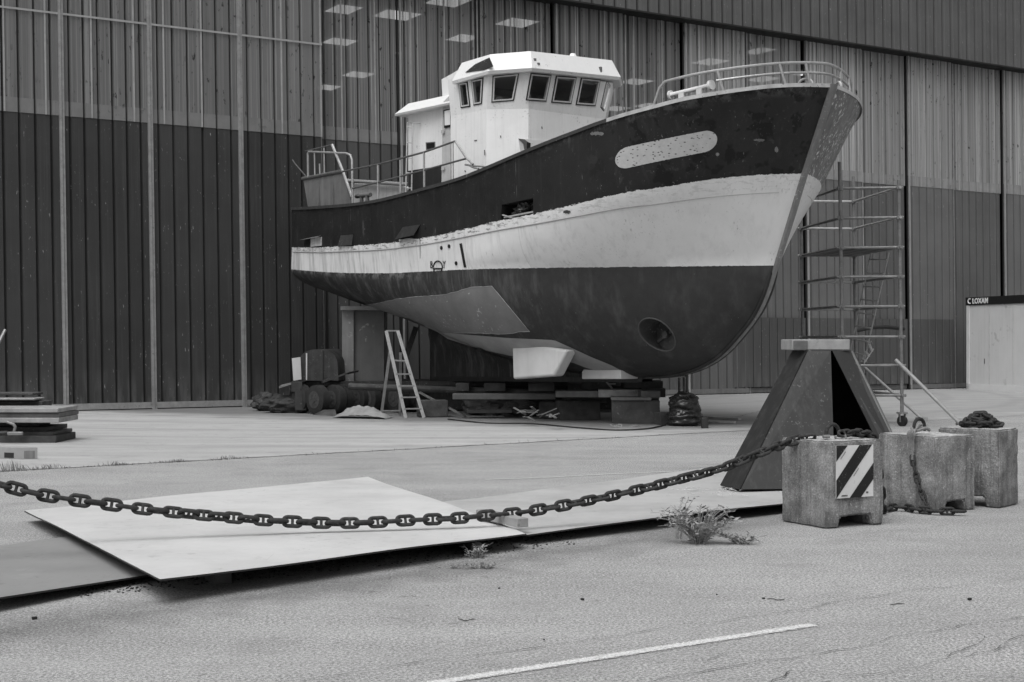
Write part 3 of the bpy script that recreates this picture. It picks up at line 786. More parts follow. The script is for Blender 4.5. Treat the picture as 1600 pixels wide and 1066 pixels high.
# jumble inside the cut-out
jm = [mat('crumpled_dark', .03, .012, .35, bump=.3), mat('crumpled_pale', .40, .25, .5)]
cen = sum(fpp, Vector())/4
def crumple(c, r, sx, sy, sz, m, seed, amp=.5):
    bm = bmesh.new(); bmesh.ops.create_icosphere(bm, subdivisions=4, radius=1)
    for v in bm.verts:
        d = v.co.normalized(); k = 1 + amp*noise.noise(d*2.1 + Vector((seed,0,0))) + amp*.6*abs(noise.noise(d*5 + Vector((0,seed,0)))) ; v.co = Vector((d.x*sx, d.y*sy, d.z*sz))*k*r
    mb = MB(); bm.verts.ensure_lookup_table()
    mb.v = [c + v.co for v in bm.verts]; mb.f = [tuple(v.index for v in f.verts) for f in bm.faces]; mb.m = [0]*len(mb.f); bm.free()
    return mb
q = cen - BS*.22
jb = thing('debris_bundle', 'dark crumpled debris stuffed in the square hole of the dark hull side', 'debris', q + Vector((0,0,-.15)))
crumple(q + BH*-.08 + Vector((0,0,-.03)), .16, 1, 1, .8, 0, 3.1, .9).build('sheet', jm[0], jb, smooth=20)
crumple(q + BH*.15 + Vector((0,0,.02)), .14, 1.2, 1, .7, 0, 8.7, .9).build('sheet', jm[0], jb, smooth=20)
mb = MB(); mb.bar(hit(786,340,-.05), hit(832,331,-.05), .06, .03); mb.bar(hit(784,336,-.03), hit(800,341,-.03), .05, .02); mb.build('strip', jm[1], jb)
# ------------------------------------------------------------ ground
def ground_mat():
    m, nt, bs, out = newmat('worn_asphalt'); n = N(nt); p = n.pos()
    g1 = n.noise(p, 60, 3, .75); g2 = n.noise(p, 260, 2, .6); g0 = n.noise(p, 20, 4, .7)
    big = n.noise(n.map(p, (.35,.6,1)), 1, 5, .6); mid = n.noise(p, 2.3, 5, .65)
    c = n.mix(n.ramp(big, .35, .65), .27, .335)
    c = n.mix(n.ramp(mid, .5, .75, 0, .5), c, .25)
    c = n.mix(n.ramp(mid, .45, .25, 0, .4), c, .38)
    c = n.math('MULTIPLY', c, n.ramp(g1, .40, .60, .52, 1.46)); c = n.math('MULTIPLY', c, n.ramp(g0, .3, .7, .86, 1.14))
    c = n.math('MULTIPLY', c, n.ramp(g2, .38, .62, .6, 1.4))
    sx = n.sep(p); far = n.ramp(sx[1], 12, 20); right = n.ramp(sx[0], -2, 6)
    st = n.noise(n.map(p, (.12,1.6,1), (0,0,0), (0,0,math.radians(-33))), 1.3, 4, .6)
    c = n.mix(n.ramp(st, .45, .7, 0, .25), c, .40)
    c = n.mix(n.math('MULTIPLY', n.ramp(n.noise(p, 1.1, 4), .55, .7), .30), c, .16)
    c = n.mix(n.math('MULTIPLY', n.ramp(n.noise(n.map(p, (1,1,1), (9,2,0)), 7, 5, .75), .60, .68), n.ramp(n.noise(p, .8, 3), .48, .6)), c, .13)
    c = n.mix(n.ramp(n.noise(p, 33, 2, .5), .70, .74), c, .55)
    # grime washed out along the front edge of the steel plates
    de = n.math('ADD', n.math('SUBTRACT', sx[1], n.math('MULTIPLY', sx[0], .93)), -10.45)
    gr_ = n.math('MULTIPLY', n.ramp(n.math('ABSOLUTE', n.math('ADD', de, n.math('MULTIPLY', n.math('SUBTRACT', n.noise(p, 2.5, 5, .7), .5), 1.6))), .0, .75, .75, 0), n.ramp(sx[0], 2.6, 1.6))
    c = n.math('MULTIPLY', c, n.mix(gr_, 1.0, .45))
    nt.links.new(c, bs.inputs['Base Color']); bs.inputs['Roughness'].default_value = .85; bs.inputs['Specular IOR Level'].default_value = .25
    h = n.math('ADD', n.math('MULTIPLY', g1, .6), n.math('MULTIPLY', n.voro(p, 120), .5))
    nt.links.new(n.bump(h, .45, .008), bs.inputs['Normal'])
    return m
def pad_mat():
    m, nt, bs, out = newmat('yard_concrete'); n = N(nt); p = n.pos()
    st = n.noise(n.map(p, (.14,1.3,1), (0,0,0), (0,0,math.radians(-34))), 1.6, 6, .65); mid = n.noise(p, 1.4, 6, .7); g = n.noise(p, 60, 3, .6)
    c = n.mix(n.ramp(st, .35, .68), .33, .43); c = n.mix(n.ramp(mid, .5, .7, 0, .5), c, .26)
    wv = nt.nodes.new('ShaderNodeTexWave'); wv.wave_type = 'RINGS'; wv.rings_direction = 'Z'; nt.links.new(n.map(p, (1,1,0), (2,-44,0)), wv.inputs[0]); wv.inputs['Scale'].default_value = .16; wv.inputs['Distortion'].default_value = 1.5
    c = n.mix(n.ramp(wv.outputs['Fac'], .8, 1, 0, .25), c, .20)
    c = n.math('MULTIPLY', c, n.ramp(g, .3, .7, .88, 1.12))
    c = n.mix(n.math('MULTIPLY', n.ramp(n.noise(p, 3.3, 5, .7), .60, .68), .4), c, .13)
    # boat's ambient shadow painted in, plus damp, under and behind it to the doors
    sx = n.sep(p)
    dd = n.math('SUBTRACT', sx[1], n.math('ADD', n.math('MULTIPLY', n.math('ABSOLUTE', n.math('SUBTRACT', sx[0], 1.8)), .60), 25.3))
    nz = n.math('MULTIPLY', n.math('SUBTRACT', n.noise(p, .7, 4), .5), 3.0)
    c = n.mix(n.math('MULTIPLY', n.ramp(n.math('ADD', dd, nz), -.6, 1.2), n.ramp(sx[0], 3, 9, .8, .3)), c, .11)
    nt.links.new(c, bs.inputs['Base Color']); bs.inputs['Roughness'].default_value = .8; bs.inputs['Specular IOR Level'].default_value = .3
    nt.links.new(n.bump(n.noise(p, 40, 4), .3, .008), bs.inputs['Normal'])
    return m
struct(MB().quad((-400,-60,0),(400,-60,0),(400,900,0),(-400,900,0)).build('ground', ground_mat(), smooth=0))
e0, e1 = Vector((-6.27,17.4,0)), Vector((2.61,24.2,0)); ed = (e1-e0)/8.88
edge = []
for k in range(161):
    X = -22 + 42*k/160; q = e0 + ed*(X+6.27)
    edge.append(Vector((q.x, q.y + .10*noise.noise(Vector((X*.9, 1, 0))) + .05*noise.noise(Vector((X*5, 4, 0))), .005)))
mb = MB(); mb.grid([edge, [Vector((q.x-22, q.y+40, .005)) for q in edge]], flip=False)
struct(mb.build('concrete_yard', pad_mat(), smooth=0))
# dark joint where concrete meets asphalt, cracks
crk = mat('crack_dirt', .07, .045, .9)
def crack(pts, w, name='crack', jit=.02, step=.05, seed=0, z=.009):
    L_ = []; mb = MB()
    for a, b in zip(pts, pts[1:]):
        n_ = max(2, int((b-a).length/step))
        L_ += [a.lerp(b, i/n_) for i in range(n_)]
    L_.append(pts[-1]); A_, B_ = [], []
    for i, q in enumerate(L_):
        d = (L_[min(i+1,len(L_)-1)] - L_[max(i-1,0)]).normalized(); sd_ = Vector((-d.y, d.x, 0))
        o = sd_*(jit*noise.noise(q*2.2 + Vector((seed,0,0))) + jit*.4*noise.noise(q*9 + Vector((seed,0,0)))); ww = .75*w*max(.30, .6 + 1.2*noise.noise(q*5 + Vector((0,seed,3))))
        q = Vector((q.x, q.y, z)); A_.append(q + o + sd_*ww/2); B_.append(q + o - sd_*ww/2)
    mb.grid([A_, B_]); mb.m = [0]*len(mb.f); return struct(mb.build(name, crk, smooth=0))
crack([e0 + ed*(X+6.27) for X in (-14, -6, 0, 3.5, 6)], .035, 'joint', .05, .08, 3)
G = lambda *q: [gp(x, y) for x, y in q]
crack(G((430,1072),(560,1050),(872,1010),(1000,988),(1180,965),(1360,935),(1480,918),(1620,905)), .008, seed=1, jit=.05)
crack(G((1000,1070),(1150,1040),(1290,1022),(1380,1003),(1500,980),(1620,962)), .008, seed=5, jit=.06)
crack(G((1200,1068),(1230,1050),(1330,1056),(1440,1048),(1490,1030),(1560,1020),(1610,1000)), .008, seed=8, jit=.09)
crack(G((1480,1030),(1500,1018),(1530,1003),(1540,995)), .008, seed=9, jit=.05)
crack(G((1100,1035),(1140,1022),(1280,1015)), .007, seed=11, jit=.06)
crack(G((20,880),(160,900),(320,925)), .007, seed=12, jit=.06)
crack(G((1560,1015),(1600,995),(1625,985)), .008, seed=2, jit=.05)
crack(G((1230,850),(1330,838),(1480,822),(1640,812)), .006, seed=14, jit=.05)
crack(G((1085,668),(1200,640),(1300,625)), .03, seed=14, jit=.1)
# road markings
def paintmat():
    m, nt, bs, out = newmat('worn_road_paint'); n = N(nt); p = n.pos()
    nt.links.new(n.mix(n.ramp(n.noise(p, 60, 3, .7), .35, .6), .42, .66), bs.inputs['Base Color']); bs.inputs['Roughness'].default_value = .8
    tr = nt.nodes.new('ShaderNodeBsdfTransparent'); mx = nt.nodes.new('ShaderNodeMixShader')
    uv = nt.nodes.new('ShaderNodeUVMap'); uv.uv_map = 'w'
    v = n.sep(uv.outputs[0])[1]; ed_ = n.ramp(n.math('ABSOLUTE', n.math('SUBTRACT', v, .5)), .12, .5, 0, .5)
    f = n.ramp(n.math('ADD', n.noise(p, 90, 4, .7), ed_), .56, .66)
    nt.links.new(f, mx.inputs[0]); nt.links.new(bs.outputs[0], mx.inputs[1]); nt.links.new(tr.outputs[0], mx.inputs[2]); nt.links.new(mx.outputs[0], out.inputs[0])
    return m
PM = paintmat()
def marking(pts, w, name='road_marking'):
    A_, B_ = [], []
    pts2 = []
    for a, b in zip(pts, pts[1:]): pts2 += [a.lerp(b, i/12) for i in range(12)]
    pts2.append(pts[-1])
    for i, q in enumerate(pts2):
        d = (pts2[min(i+1,len(pts2)-1)] - pts2[max(i-1,0)]).normalized(); s_ = Vector((-d.y, d.x, 0)); q = Vector((q.x, q.y, .006))
        A_.append(q + s_*w/2); B_.append(q - s_*w/2)
    o = MB().grid([A_, B_]).build(name, PM, smooth=0); uvl = o.data.uv_layers.new(name='w'); K_ = len(pts2)
    for lp in o.data.loops: uvl.data[lp.index].uv = (lp.vertex_index % K_, 1.0 if lp.vertex_index < K_ else 0.0)
    return struct(o)
marking([gp(560,1087).lerp(gp(1270,977.5), i/6) for i in range(7)], .19)
marking(G((758,750),(850,747),(960,741),(1060,737)), .09)

# ------------------------------------------------------------ hangar
WA = Vector((-10.3, 32.5, 0)); WU = Vector((25.2, 15.5, 0)).normalized(); WN = Vector((WU.y, -WU.x, 0))
LEAN = .015
def wt(px, off=0.0):                        # distance along the door line seen at px (at the foot)
    r = (px-CX)/F; A = WA + WN*off; return (r*A.y - A.x)/(WU.x - r*WU.y)
def wp(t, z, out=0.0): return WA + WU*(t - LEAN*z) + WN*out + Vector((0,0,z))
hang = thing('hangar', 'huge corrugated hangar with tall dark sliding doors behind the boat', 'building', wp(12, 0))
def clad_mat(name, a, b, streakc, top=False):
    m, nt, bs, out = newmat(name); n = N(nt); p = n.pos()
    dt = nt.nodes.new('ShaderNodeVectorMath'); dt.operation = 'DOT_PRODUCT'; nt.links.new(p, dt.inputs[0]); dt.inputs[1].default_value = tuple(WU)
    z = n.sep(p)[2]; t = n.math('ADD', dt.outputs['Value'], n.math('MULTIPLY', z, LEAN))
    cv = nt.nodes.new('ShaderNodeCombineXYZ'); nt.links.new(t, cv.inputs[0]); nt.links.new(z, cv.inputs[2]); v = cv.outputs[0]
    big = n.noise(v, .7, 4, .6)
    c = n.mix(n.ramp(big, .3, .7), a, b)
    c = n.math('MULTIPLY', c, n.ramp(n.rnd(), 0, 1, .86, 1.16))
    st = n.noise(n.map(v, (9,1,.25)), 1.0, 5, .7); c = n.mix(n.ramp(st, .52, .75, 0, .6), c, streakc)
    fs = n.noise(n.map(v, (34,1,.12), (7,0,3)), 1.0, 3, .6); c = n.mix(n.ramp(fs, .58, .75, 0, .5), c, streakc)
    ch = n.noise(n.map(v, (26,1,6.0), (1,0,9)), 1.0, 4, .6); c = n.mix(n.math('MULTIPLY', n.ramp(ch, .64, .68), n.ramp(n.noise(v, 1.1, 3), .48, .56)), c, .30)
    c = n.mix(n.math('MULTIPLY', n.ramp(z, 1.0, .1, 0, .55), n.ramp(n.noise(n.map(v, (5,1,.8)), 1, 4), .45, .6)), c, .13)
    nt.links.new(c, bs.inputs['Base Color']); bs.inputs['Roughness'].default_value = .55; bs.inputs['Specular IOR Level'].default_value = .3
    nt.links.new(n.bump(n.noise(v, 3, 4), .15, .02), bs.inputs['Normal'])
    return m
def glaze_mat(name, a, b, light, tr_amt):
    m, nt, bs, out = newmat(name); n = N(nt); p = n.pos()
    dt = nt.nodes.new('ShaderNodeVectorMath'); dt.operation = 'DOT_PRODUCT'; nt.links.new(p, dt.inputs[0]); dt.inputs[1].default_value = tuple(WU)
    z = n.sep(p)[2]; t = n.math('ADD', dt.outputs['Value'], n.math('MULTIPLY', z, LEAN))
    cv = nt.nodes.new('ShaderNodeCombineXYZ'); nt.links.new(t, cv.inputs[0]); nt.links.new(z, cv.inputs[2]); v = cv.outputs[0]
    c = n.mix(n.ramp(n.noise(n.map(v, (2.2,1,.16)), 1, 4, .6), .3, .7), a, b)
    f1 = n.noise(n.map(v, (13,1,.015)), 1, 4, .7); c = n.mix(n.ramp(f1, .50, .70, 0, .6), c, light)
    f2 = n.noise(n.map(v, (36,1,.05), (3,0,1)), 1, 3, .6); c = n.mix(n.ramp(f2, .57, .63, 0, .6), c, light*1.25)
    f3 = n.noise(n.map(v, (8,1,.5), (9,0,4)), 1, 5, .7); c = n.mix(n.ramp(f3, .54, .70, 0, .45), c, a*.5)
    sc = n.noise(n.map(v, (9,1,3.5), (2,0,7), (0,.35,0)), 1, 4, .6); c = n.mix(n.math('MULTIPLY', n.ramp(sc, .61, .65), n.ramp(n.noise(v, .8, 3), .46, .56)), c, .03)
    c = n.math('MULTIPLY', c, n.ramp(n.rnd(), 0, 1, .88, 1.12))
    nt.links.new(c, bs.inputs['Base Color']); bs.inputs['Roughness'].default_value = .35; bs.inputs['Specular IOR Level'].default_value = .5
    tr = nt.nodes.new('ShaderNodeBsdfTransparent'); mx = nt.nodes.new('ShaderNodeMixShader')
    nt.links.new(n.ramp(f2, .4, .65, tr_amt, tr_amt*.25), mx.inputs[0]); nt.links.new(bs.outputs[0], mx.inputs[1]); nt.links.new(tr.outputs[0], mx.inputs[2]); nt.links.new(mx.outputs[0], out.inputs[0])
    return m
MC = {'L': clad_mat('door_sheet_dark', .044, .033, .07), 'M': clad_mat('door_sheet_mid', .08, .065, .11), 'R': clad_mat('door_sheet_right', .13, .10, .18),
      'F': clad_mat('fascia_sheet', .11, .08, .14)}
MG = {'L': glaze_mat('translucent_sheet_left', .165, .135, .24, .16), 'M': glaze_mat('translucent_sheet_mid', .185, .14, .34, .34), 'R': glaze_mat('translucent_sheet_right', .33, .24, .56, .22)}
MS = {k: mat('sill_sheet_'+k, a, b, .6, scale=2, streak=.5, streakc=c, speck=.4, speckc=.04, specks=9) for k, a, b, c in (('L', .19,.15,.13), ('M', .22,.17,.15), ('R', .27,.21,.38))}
galv = mat('galvanised_post', .32, .22, .5, .2, scale=6, speck=.5, speckc=.08, specks=18)
dkg = mat('dark_gap', .018, .012, .7)
gro = {'L': mat('groove_left', .012, .008, .7, bump=0), 'M': mat('groove_mid', .022, .014, .7, bump=0), 'R': mat('groove_right', .04, .028, .7, bump=0)}  # groove faces coloured darker: shade painted in where soft light leaves ribs faint
ribl = mat('glazing_bar', .36, .26, .5)
def sheet(t0, t1, z0, z1, out, pitch=.335, gw=.035, gd=.06, phase=.5):
    """corrugated sheet: flat pans divided by narrow grooves"""
    nr = max(1, round((t1-t0)/pitch)); w = (t1-t0)/nr; prof = [(t0, 0)]
    for k in range(nr):
        c = t0 + w*(k+phase); prof += [(c-gw, 0), (c-gw*.35, -gd), (c+gw*.35, -gd), (c+gw, 0)]
    prof.append((t1, 0))
    mb = MB().grid([[wp(t, z1, out+o) for t, o in prof], [wp(t, z0, out+o) for t, o in prof]], flip=True)
    mb.m = [0 if abs(prof[j][1]) + abs(prof[j+1][1]) < 1e-6 else (1 if j % 4 in (1, 2) else 2) for j in range(len(prof)-1)]
    return mb
ZB0, ZB1, ZG, ZTOP = .16, 6.70, 7.03, 11.6
bd = [-330,-210,-60, 97, 234, 374, 502, 628, 754, 869, 979, 1070, 1168, 1258, 1347, 1417, 1489, 1566, 1640, 1720, 1800, 1880]
for i, (x0, x1) in enumerate(zip(bd, bd[1:])):
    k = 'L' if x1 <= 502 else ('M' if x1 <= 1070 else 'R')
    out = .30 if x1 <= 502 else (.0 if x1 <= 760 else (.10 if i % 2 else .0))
    t0, t1 = wt(x0), wt(x1)
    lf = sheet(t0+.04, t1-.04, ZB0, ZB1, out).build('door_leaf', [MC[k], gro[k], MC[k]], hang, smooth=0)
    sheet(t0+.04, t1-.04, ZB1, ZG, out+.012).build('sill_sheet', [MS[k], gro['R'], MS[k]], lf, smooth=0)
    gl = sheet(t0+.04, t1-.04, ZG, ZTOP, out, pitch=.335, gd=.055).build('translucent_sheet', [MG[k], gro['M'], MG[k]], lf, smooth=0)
    # slim pale glazing bars on the outside of the translucent sheet
    mb = MB(); nr = max(1, round((t1-t0)/.335)); w = (t1-t0-.08)/nr
    for q in range(nr):
        if (q + i) % 3 == 1: t = t0+.04 + w*(q+.97); mb.box(wp(t, ZB1, out), WU*.035, WN*.03, wp(t, ZTOP, out)-wp(t, ZB1, out))
    if mb.v: mb.build('glazing_bar', ribl, lf, smooth=0)
    if k == 'L':
        mb = MB(); mb.box(wp(t0-.045, .0, out), WU*.055, WN*.07, wp(t0, ZTOP)-wp(t0, 0)); mb.box(wp(t0+.02, .0, out), WU*.05, WN*.05, wp(t0, ZTOP)-wp(t0, 0))
        mb.build('door_post', galv, lf, smooth=0)
    else:
        wide = x0 in (754, 1168, 1489)
        MB().box(wp(t0-(.10 if wide else .018), .0, out-.02), WU*(.17 if wide else .036), WN*(.04), wp(t0, ZTOP)-wp(t0, 0)).build('door_gap', dkg, lf, smooth=0)
        MB().box(wp(t0+.06, .0, out), WU*.035, WN*.05, wp(t0, ZTOP)-wp(t0, 0)).build('door_post', galv if wide or x0 == 502 else ribl, lf, smooth=0)
    MB().box(wp(t0+.04, .03, out-.03), WU*(t1-t0-.08), WN*.07, (0,0,.14)).build('bottom_rail', galv if k == 'L' else M['grey'], lf, smooth=0)
# a darker repainted lower zone on the right hand doors
for x0, x1 in ((1140,1258),(1258,1347),(1347,1417),(1417,1489)):
    t0, t1 = wt(x0), wt(x1); sheet(t0+.06, t1-.06, .2, 2.32, .118, gd=.03).build('lower_panel', [MC['M'], gro['M'], MC['M']], hang, smooth=0)
# horizontal rail across the left leaves
t0, t1 = wt(-330), wt(502)
MB().box(wp(t0, 8.98, .335), WU*(t1-t0), WN*.012, (0,0,.045)).build('cross_rail', ribl, hang, smooth=0)
t0, t1 = wt(502), wt(754); MB().box(wp(t0, 9.12, -.25), WU*(t1-t0), WN*.03, (0,0,.05)).build('cross_rail', ribl, hang, smooth=0)
t0, t1 = wt(1270), wt(1900); 0 and MB().box(wp(t0, 8.85, .11), WU*(t1-t0), WN*.012, (0,0,.05)).build('cross_rail', ribl, hang, smooth=0)
# fascia above the doors, with a dark soffit
t0, t1 = wt(-330), wt(1880)
fz = sheet(t0, t1, 11.0, 17.5, .55, pitch=.39, gw=.08, gd=.08).build('fascia', [MC['F'], gro['R'], MC['F']], hang, smooth=0)
MB().box(wp(t0, 10.955, .0), WU*(t1-t0), WN*.55, (0,0,.045)).build('fascia_edge', dkg, hang, smooth=0)
# closed dark interior with roof lights
inn = mat('hangar_inside', .03, .02, .9, bump=0)
D = 75
def ip(t, d, z): return WA + WU*t - WN*d + Vector((0,0,z))
mb = MB(); mb.quad(ip(t0,.4,15.6), ip(t1,.4,15.6), ip(t1,D,15.6), ip(t0,D,15.6)); mb.quad(ip(t0,D,0), ip(t1,D,0), ip(t1,D,15.6), ip(t0,D,15.6))
mb.quad(ip(t0,.4,0), ip(t0,D,0), ip(t0,D,15.6), ip(t0,.4,15.6)); mb.quad(ip(t1,.4,0), ip(t1,D,0), ip(t1,D,15.6), ip(t1,.4,15.6))
mb.quad(ip(t0,.4,.02), ip(t1,.4,.02), ip(t1,D,.02), ip(t0,D,.02))
mb.quad(ip(t0-.5,.4,15.6), ip(t1,.4,15.6), ip(t1,-.5,17.6), ip(t0-.5,-.5,17.6))
mb.build('inner_shell', inn, hang, smooth=0)
em, nt, bs, outn = newmat('roof_light'); bs.inputs['Base Color'].default_value = (.8,.8,.8,1); bs.inputs['Emission Color'].default_value = (1,1,1,1); bs.inputs['Emission Strength'].default_value = .8
for x, y, w in ((537,15,1.0),(620,24,1.5),(700,3,1.3),(808,36,1.3),(530,66,1.2),(724,60,1.0),(560,117,1.2),(512,137,1.0),(1110,97,1.2),(993,128,1.3),(1192,124,1.1),(1185,80,.9),(962,170,1.2),(1010,165,.9),(1265,115,1.0),(438,-20,1)):
    c = gp(x, y, 15.5) if y < 533 else None
    MB().quad(c - WU*w*.55 - WN*.75, c + WU*w*.55 - WN*.75, c + WU*w*.55 + WN*.75, c - WU*w*.55 + WN*.75).build('roof_light', em, hang, smooth=0)
# hose-like dark arc on the right leaf
MB().tube([py_(1338,517,43), py_(1360,512,43.3), py_(1385,511,43.6), py_(1412,514,44)], .06, 8).build('cable', dkg, hang)
# ------------------------------------------------------------ helpers for boxes given by their face in the photo
def fbox(mb, x0, x1, y0, y1, Y, d, yaw=0.0, mi=0):
    a = py_(x0, y1, Y); r = math.radians(yaw); ux = Vector((math.cos(r), math.sin(r), 0)); uy = Vector((-math.sin(r), math.cos(r), 0))
    # length chosen so that the right end is seen at x1
    k = (x1-CX)/F; ln = (k*a.y - a.x)/(ux.x - k*ux.y)
    h = (y1-y0)/F*Y; return mb.box(a, ux*ln, uy*d, (0,0,h), mi)
steel = mat('dark_steel', .045, .025, .5, .3, scale=4, streak=.4, streakc=.09, speck=.6, speckc=.2, specks=25)
rusty = mat('rusty_chain', .045, .022, .8, .1, scale=30, bump=.5, bscale=90, speck=.3, speckc=.1, specks=80)
tyre = mat('tyre_rubber', .022, .014, .85, scale=10, bump=.3)
rimm = mat('wheel_rim', .07, .04, .6, .2, scale=12)
timb = M['wood']; timbl = mat('pale_timber', .34, .20, .8, scale=4, streak=0, bump=.4, bscale=16, speck=.6, speckc=.07, specks=12)
timbd = mat('old_timber', .075, .035, .85, scale=3, bump=.5, bscale=14, speck=.5, speckc=.2, specks=14)
alu = mat('aluminium', .27, .18, .4, .4, scale=8)

# steel plates on the ground
plw = mat('bright_steel_plate', .64, .54, .42, scale=1.1, streak=0, speck=.6, speckc=.35, specks=9, bump=.03, bscale=4)
pld = mat('dull_steel_plate', .34, .25, .38, scale=.9, speck=.3, speckc=.4, specks=5, bump=.03, bscale=4)
plr = mat('grey_steel_plate', .50, .42, .42, scale=1.1, speck=.3, speckc=.6, specks=6, bump=.03, bscale=4)
def scratch(m, k):
    nt = m.node_tree; n = N(nt); bs = next(x for x in nt.nodes if x.type == 'BSDF_PRINCIPLED'); src = bs.inputs['Base Color'].links[0].from_socket; p = n.pos()
    a = n.noise(n.map(p, (3,90,1), (0,0,0), (0,0,.7)), 1, 3, .6); b = n.noise(n.map(p, (70,2.5,1), (5,0,0), (0,0,.35)), 1, 3, .6); d = n.noise(p, .9, 5, .7); e = n.noise(p, 16, 4, .7)
    c = n.math('MULTIPLY', src, n.ramp(a, .64, .70, 1, 1-k)); c = n.math('MULTIPLY', c, n.ramp(b, .66, .72, 1, 1-k))
    c = n.math('MULTIPLY', c, n.ramp(d, .42, .72, 1.04, 1-k*1.1)); c = n.math('MULTIPLY', c, n.mix(n.math('MULTIPLY', n.ramp(e, .58, .66), n.ramp(n.noise(p, 1.7, 3), .5, .62)), 1.0, 1-k*1.6))
    nt.links.new(c, bs.inputs['Base Color'])
scratch(plw, .16); scratch(pld, .25); scratch(plr, .22)
edgem = mat('plate_edge', .035, .02, .6)
def plate(c, th, m, name, label):
    """bilinear sheet with a slight sag"""
    mb = MB(); n_ = 16; g = []
    for i in range(n_+1):
        r = []
        for j in range(n_+1):
            a, b = i/n_, j/n_
            p = (c[0]*(1-b) + c[1]*b)*(1-a) + (c[3]*(1-b) + c[2]*b)*a; p = p.copy()
            p.z += .022*noise.noise(p*.6) ; r.append(p)
        g.append(r)
    low = [[p - Vector((0,0,th)) for p in r] for r in g]
    mb.grid(g, 0); mb.grid(low, 1, flip=True)
    for ra, rb in ((g[0], low[0]), (g[-1], low[-1]), ([r[0] for r in g], [r[0] for r in low]), ([r[-1] for r in g], [r[-1] for r in low])): mb.grid([ra, rb], 1)
    o = mb.build(name, [m, edgem], smooth=0)
    bmx = bmesh.new(); bmx.from_mesh(o.data); bmesh.ops.remove_doubles(bmx, verts=bmx.verts, dist=.0005); bmesh.ops.recalc_face_normals(bmx, faces=bmx.faces); bmx.to_mesh(o.data); bmx.free()
    return tag(o, label, 'steel plate')
plate([gp(38,797,.11), gp(575,745,.07), gp(822,832,.13), gp(250,906,.16)], .012, plw, 'steel_plate', 'bright pale steel plate lying tilted on top of the others, behind the sagging chain')
plate([gp(-150,872,.09), gp(190,829,.03), gp(330,884,.03), gp(-40,941,.09)], .012, pld, 'steel_plate', 'dull dark steel plate at left, half under the bright plate')
plate([gp(575,800,.03), gp(1128,728,.04), gp(1420,764,.10), gp(824,834,.095)], .012, plr, 'steel_plate', 'long grey steel plate with chalk scribbles under the steel trestle')
# chalk scribbles
mb = MB(); random.seed(3)
for k in range(34):
    x = 1040 + 138*random.random(); y = 762 + 14*random.random() - (x-1040)*.02; a = gp(x, y, .104); b = gp(x + random.uniform(3,13), y + random.uniform(-2.5,2.5), .104); mb.tube([a, (a+b)/2 + Vector((.02*random.random(), .05*random.random(), 0)), b], .003, 4)
ch = mb.build('chalk_mark', mat('chalk', .55, .45, .9)); struct(ch, 'white chalk scribbles on the grey steel plate'); ch['kind'] = 'structure'
# timbers under the plates
mb = MB(); a, b = gp(752,811,.13), gp(817,826,.13); mb.bar(a + Vector((0,0,.045)), b + Vector((0,0,.045)), .10, .07)
tag(mb.build('timber_batten', timbl, bevel=.004), 'pale timber batten lying between the bright and the grey plate', 'timber')
mb = MB(); q = gp(338,911); mb.cbox(q + Vector((.0,.06,.05)), .12, .22, .10, .5)
tag(mb.build('timber_block', timb, bevel=.006), 'small timber block propping the front edge of the bright plate', 'timber')
mb = MB(); mb.cyl(gp(746,868)+Vector((0,-.02,.055)), gp(746,868)+Vector((-.15,.5,.045)), .05, 12)
tag(mb.build('log', timbd), 'short log under the bright plate with leaves around its end', 'log')
mb = MB(); mb.cbox(gp(1080,812)+Vector((0,.30,.04)), .2, .2, .065, .4)
tag(mb.build('timber_block', timbd), 'dark timber packing in the shadow under the grey plate', 'timber')

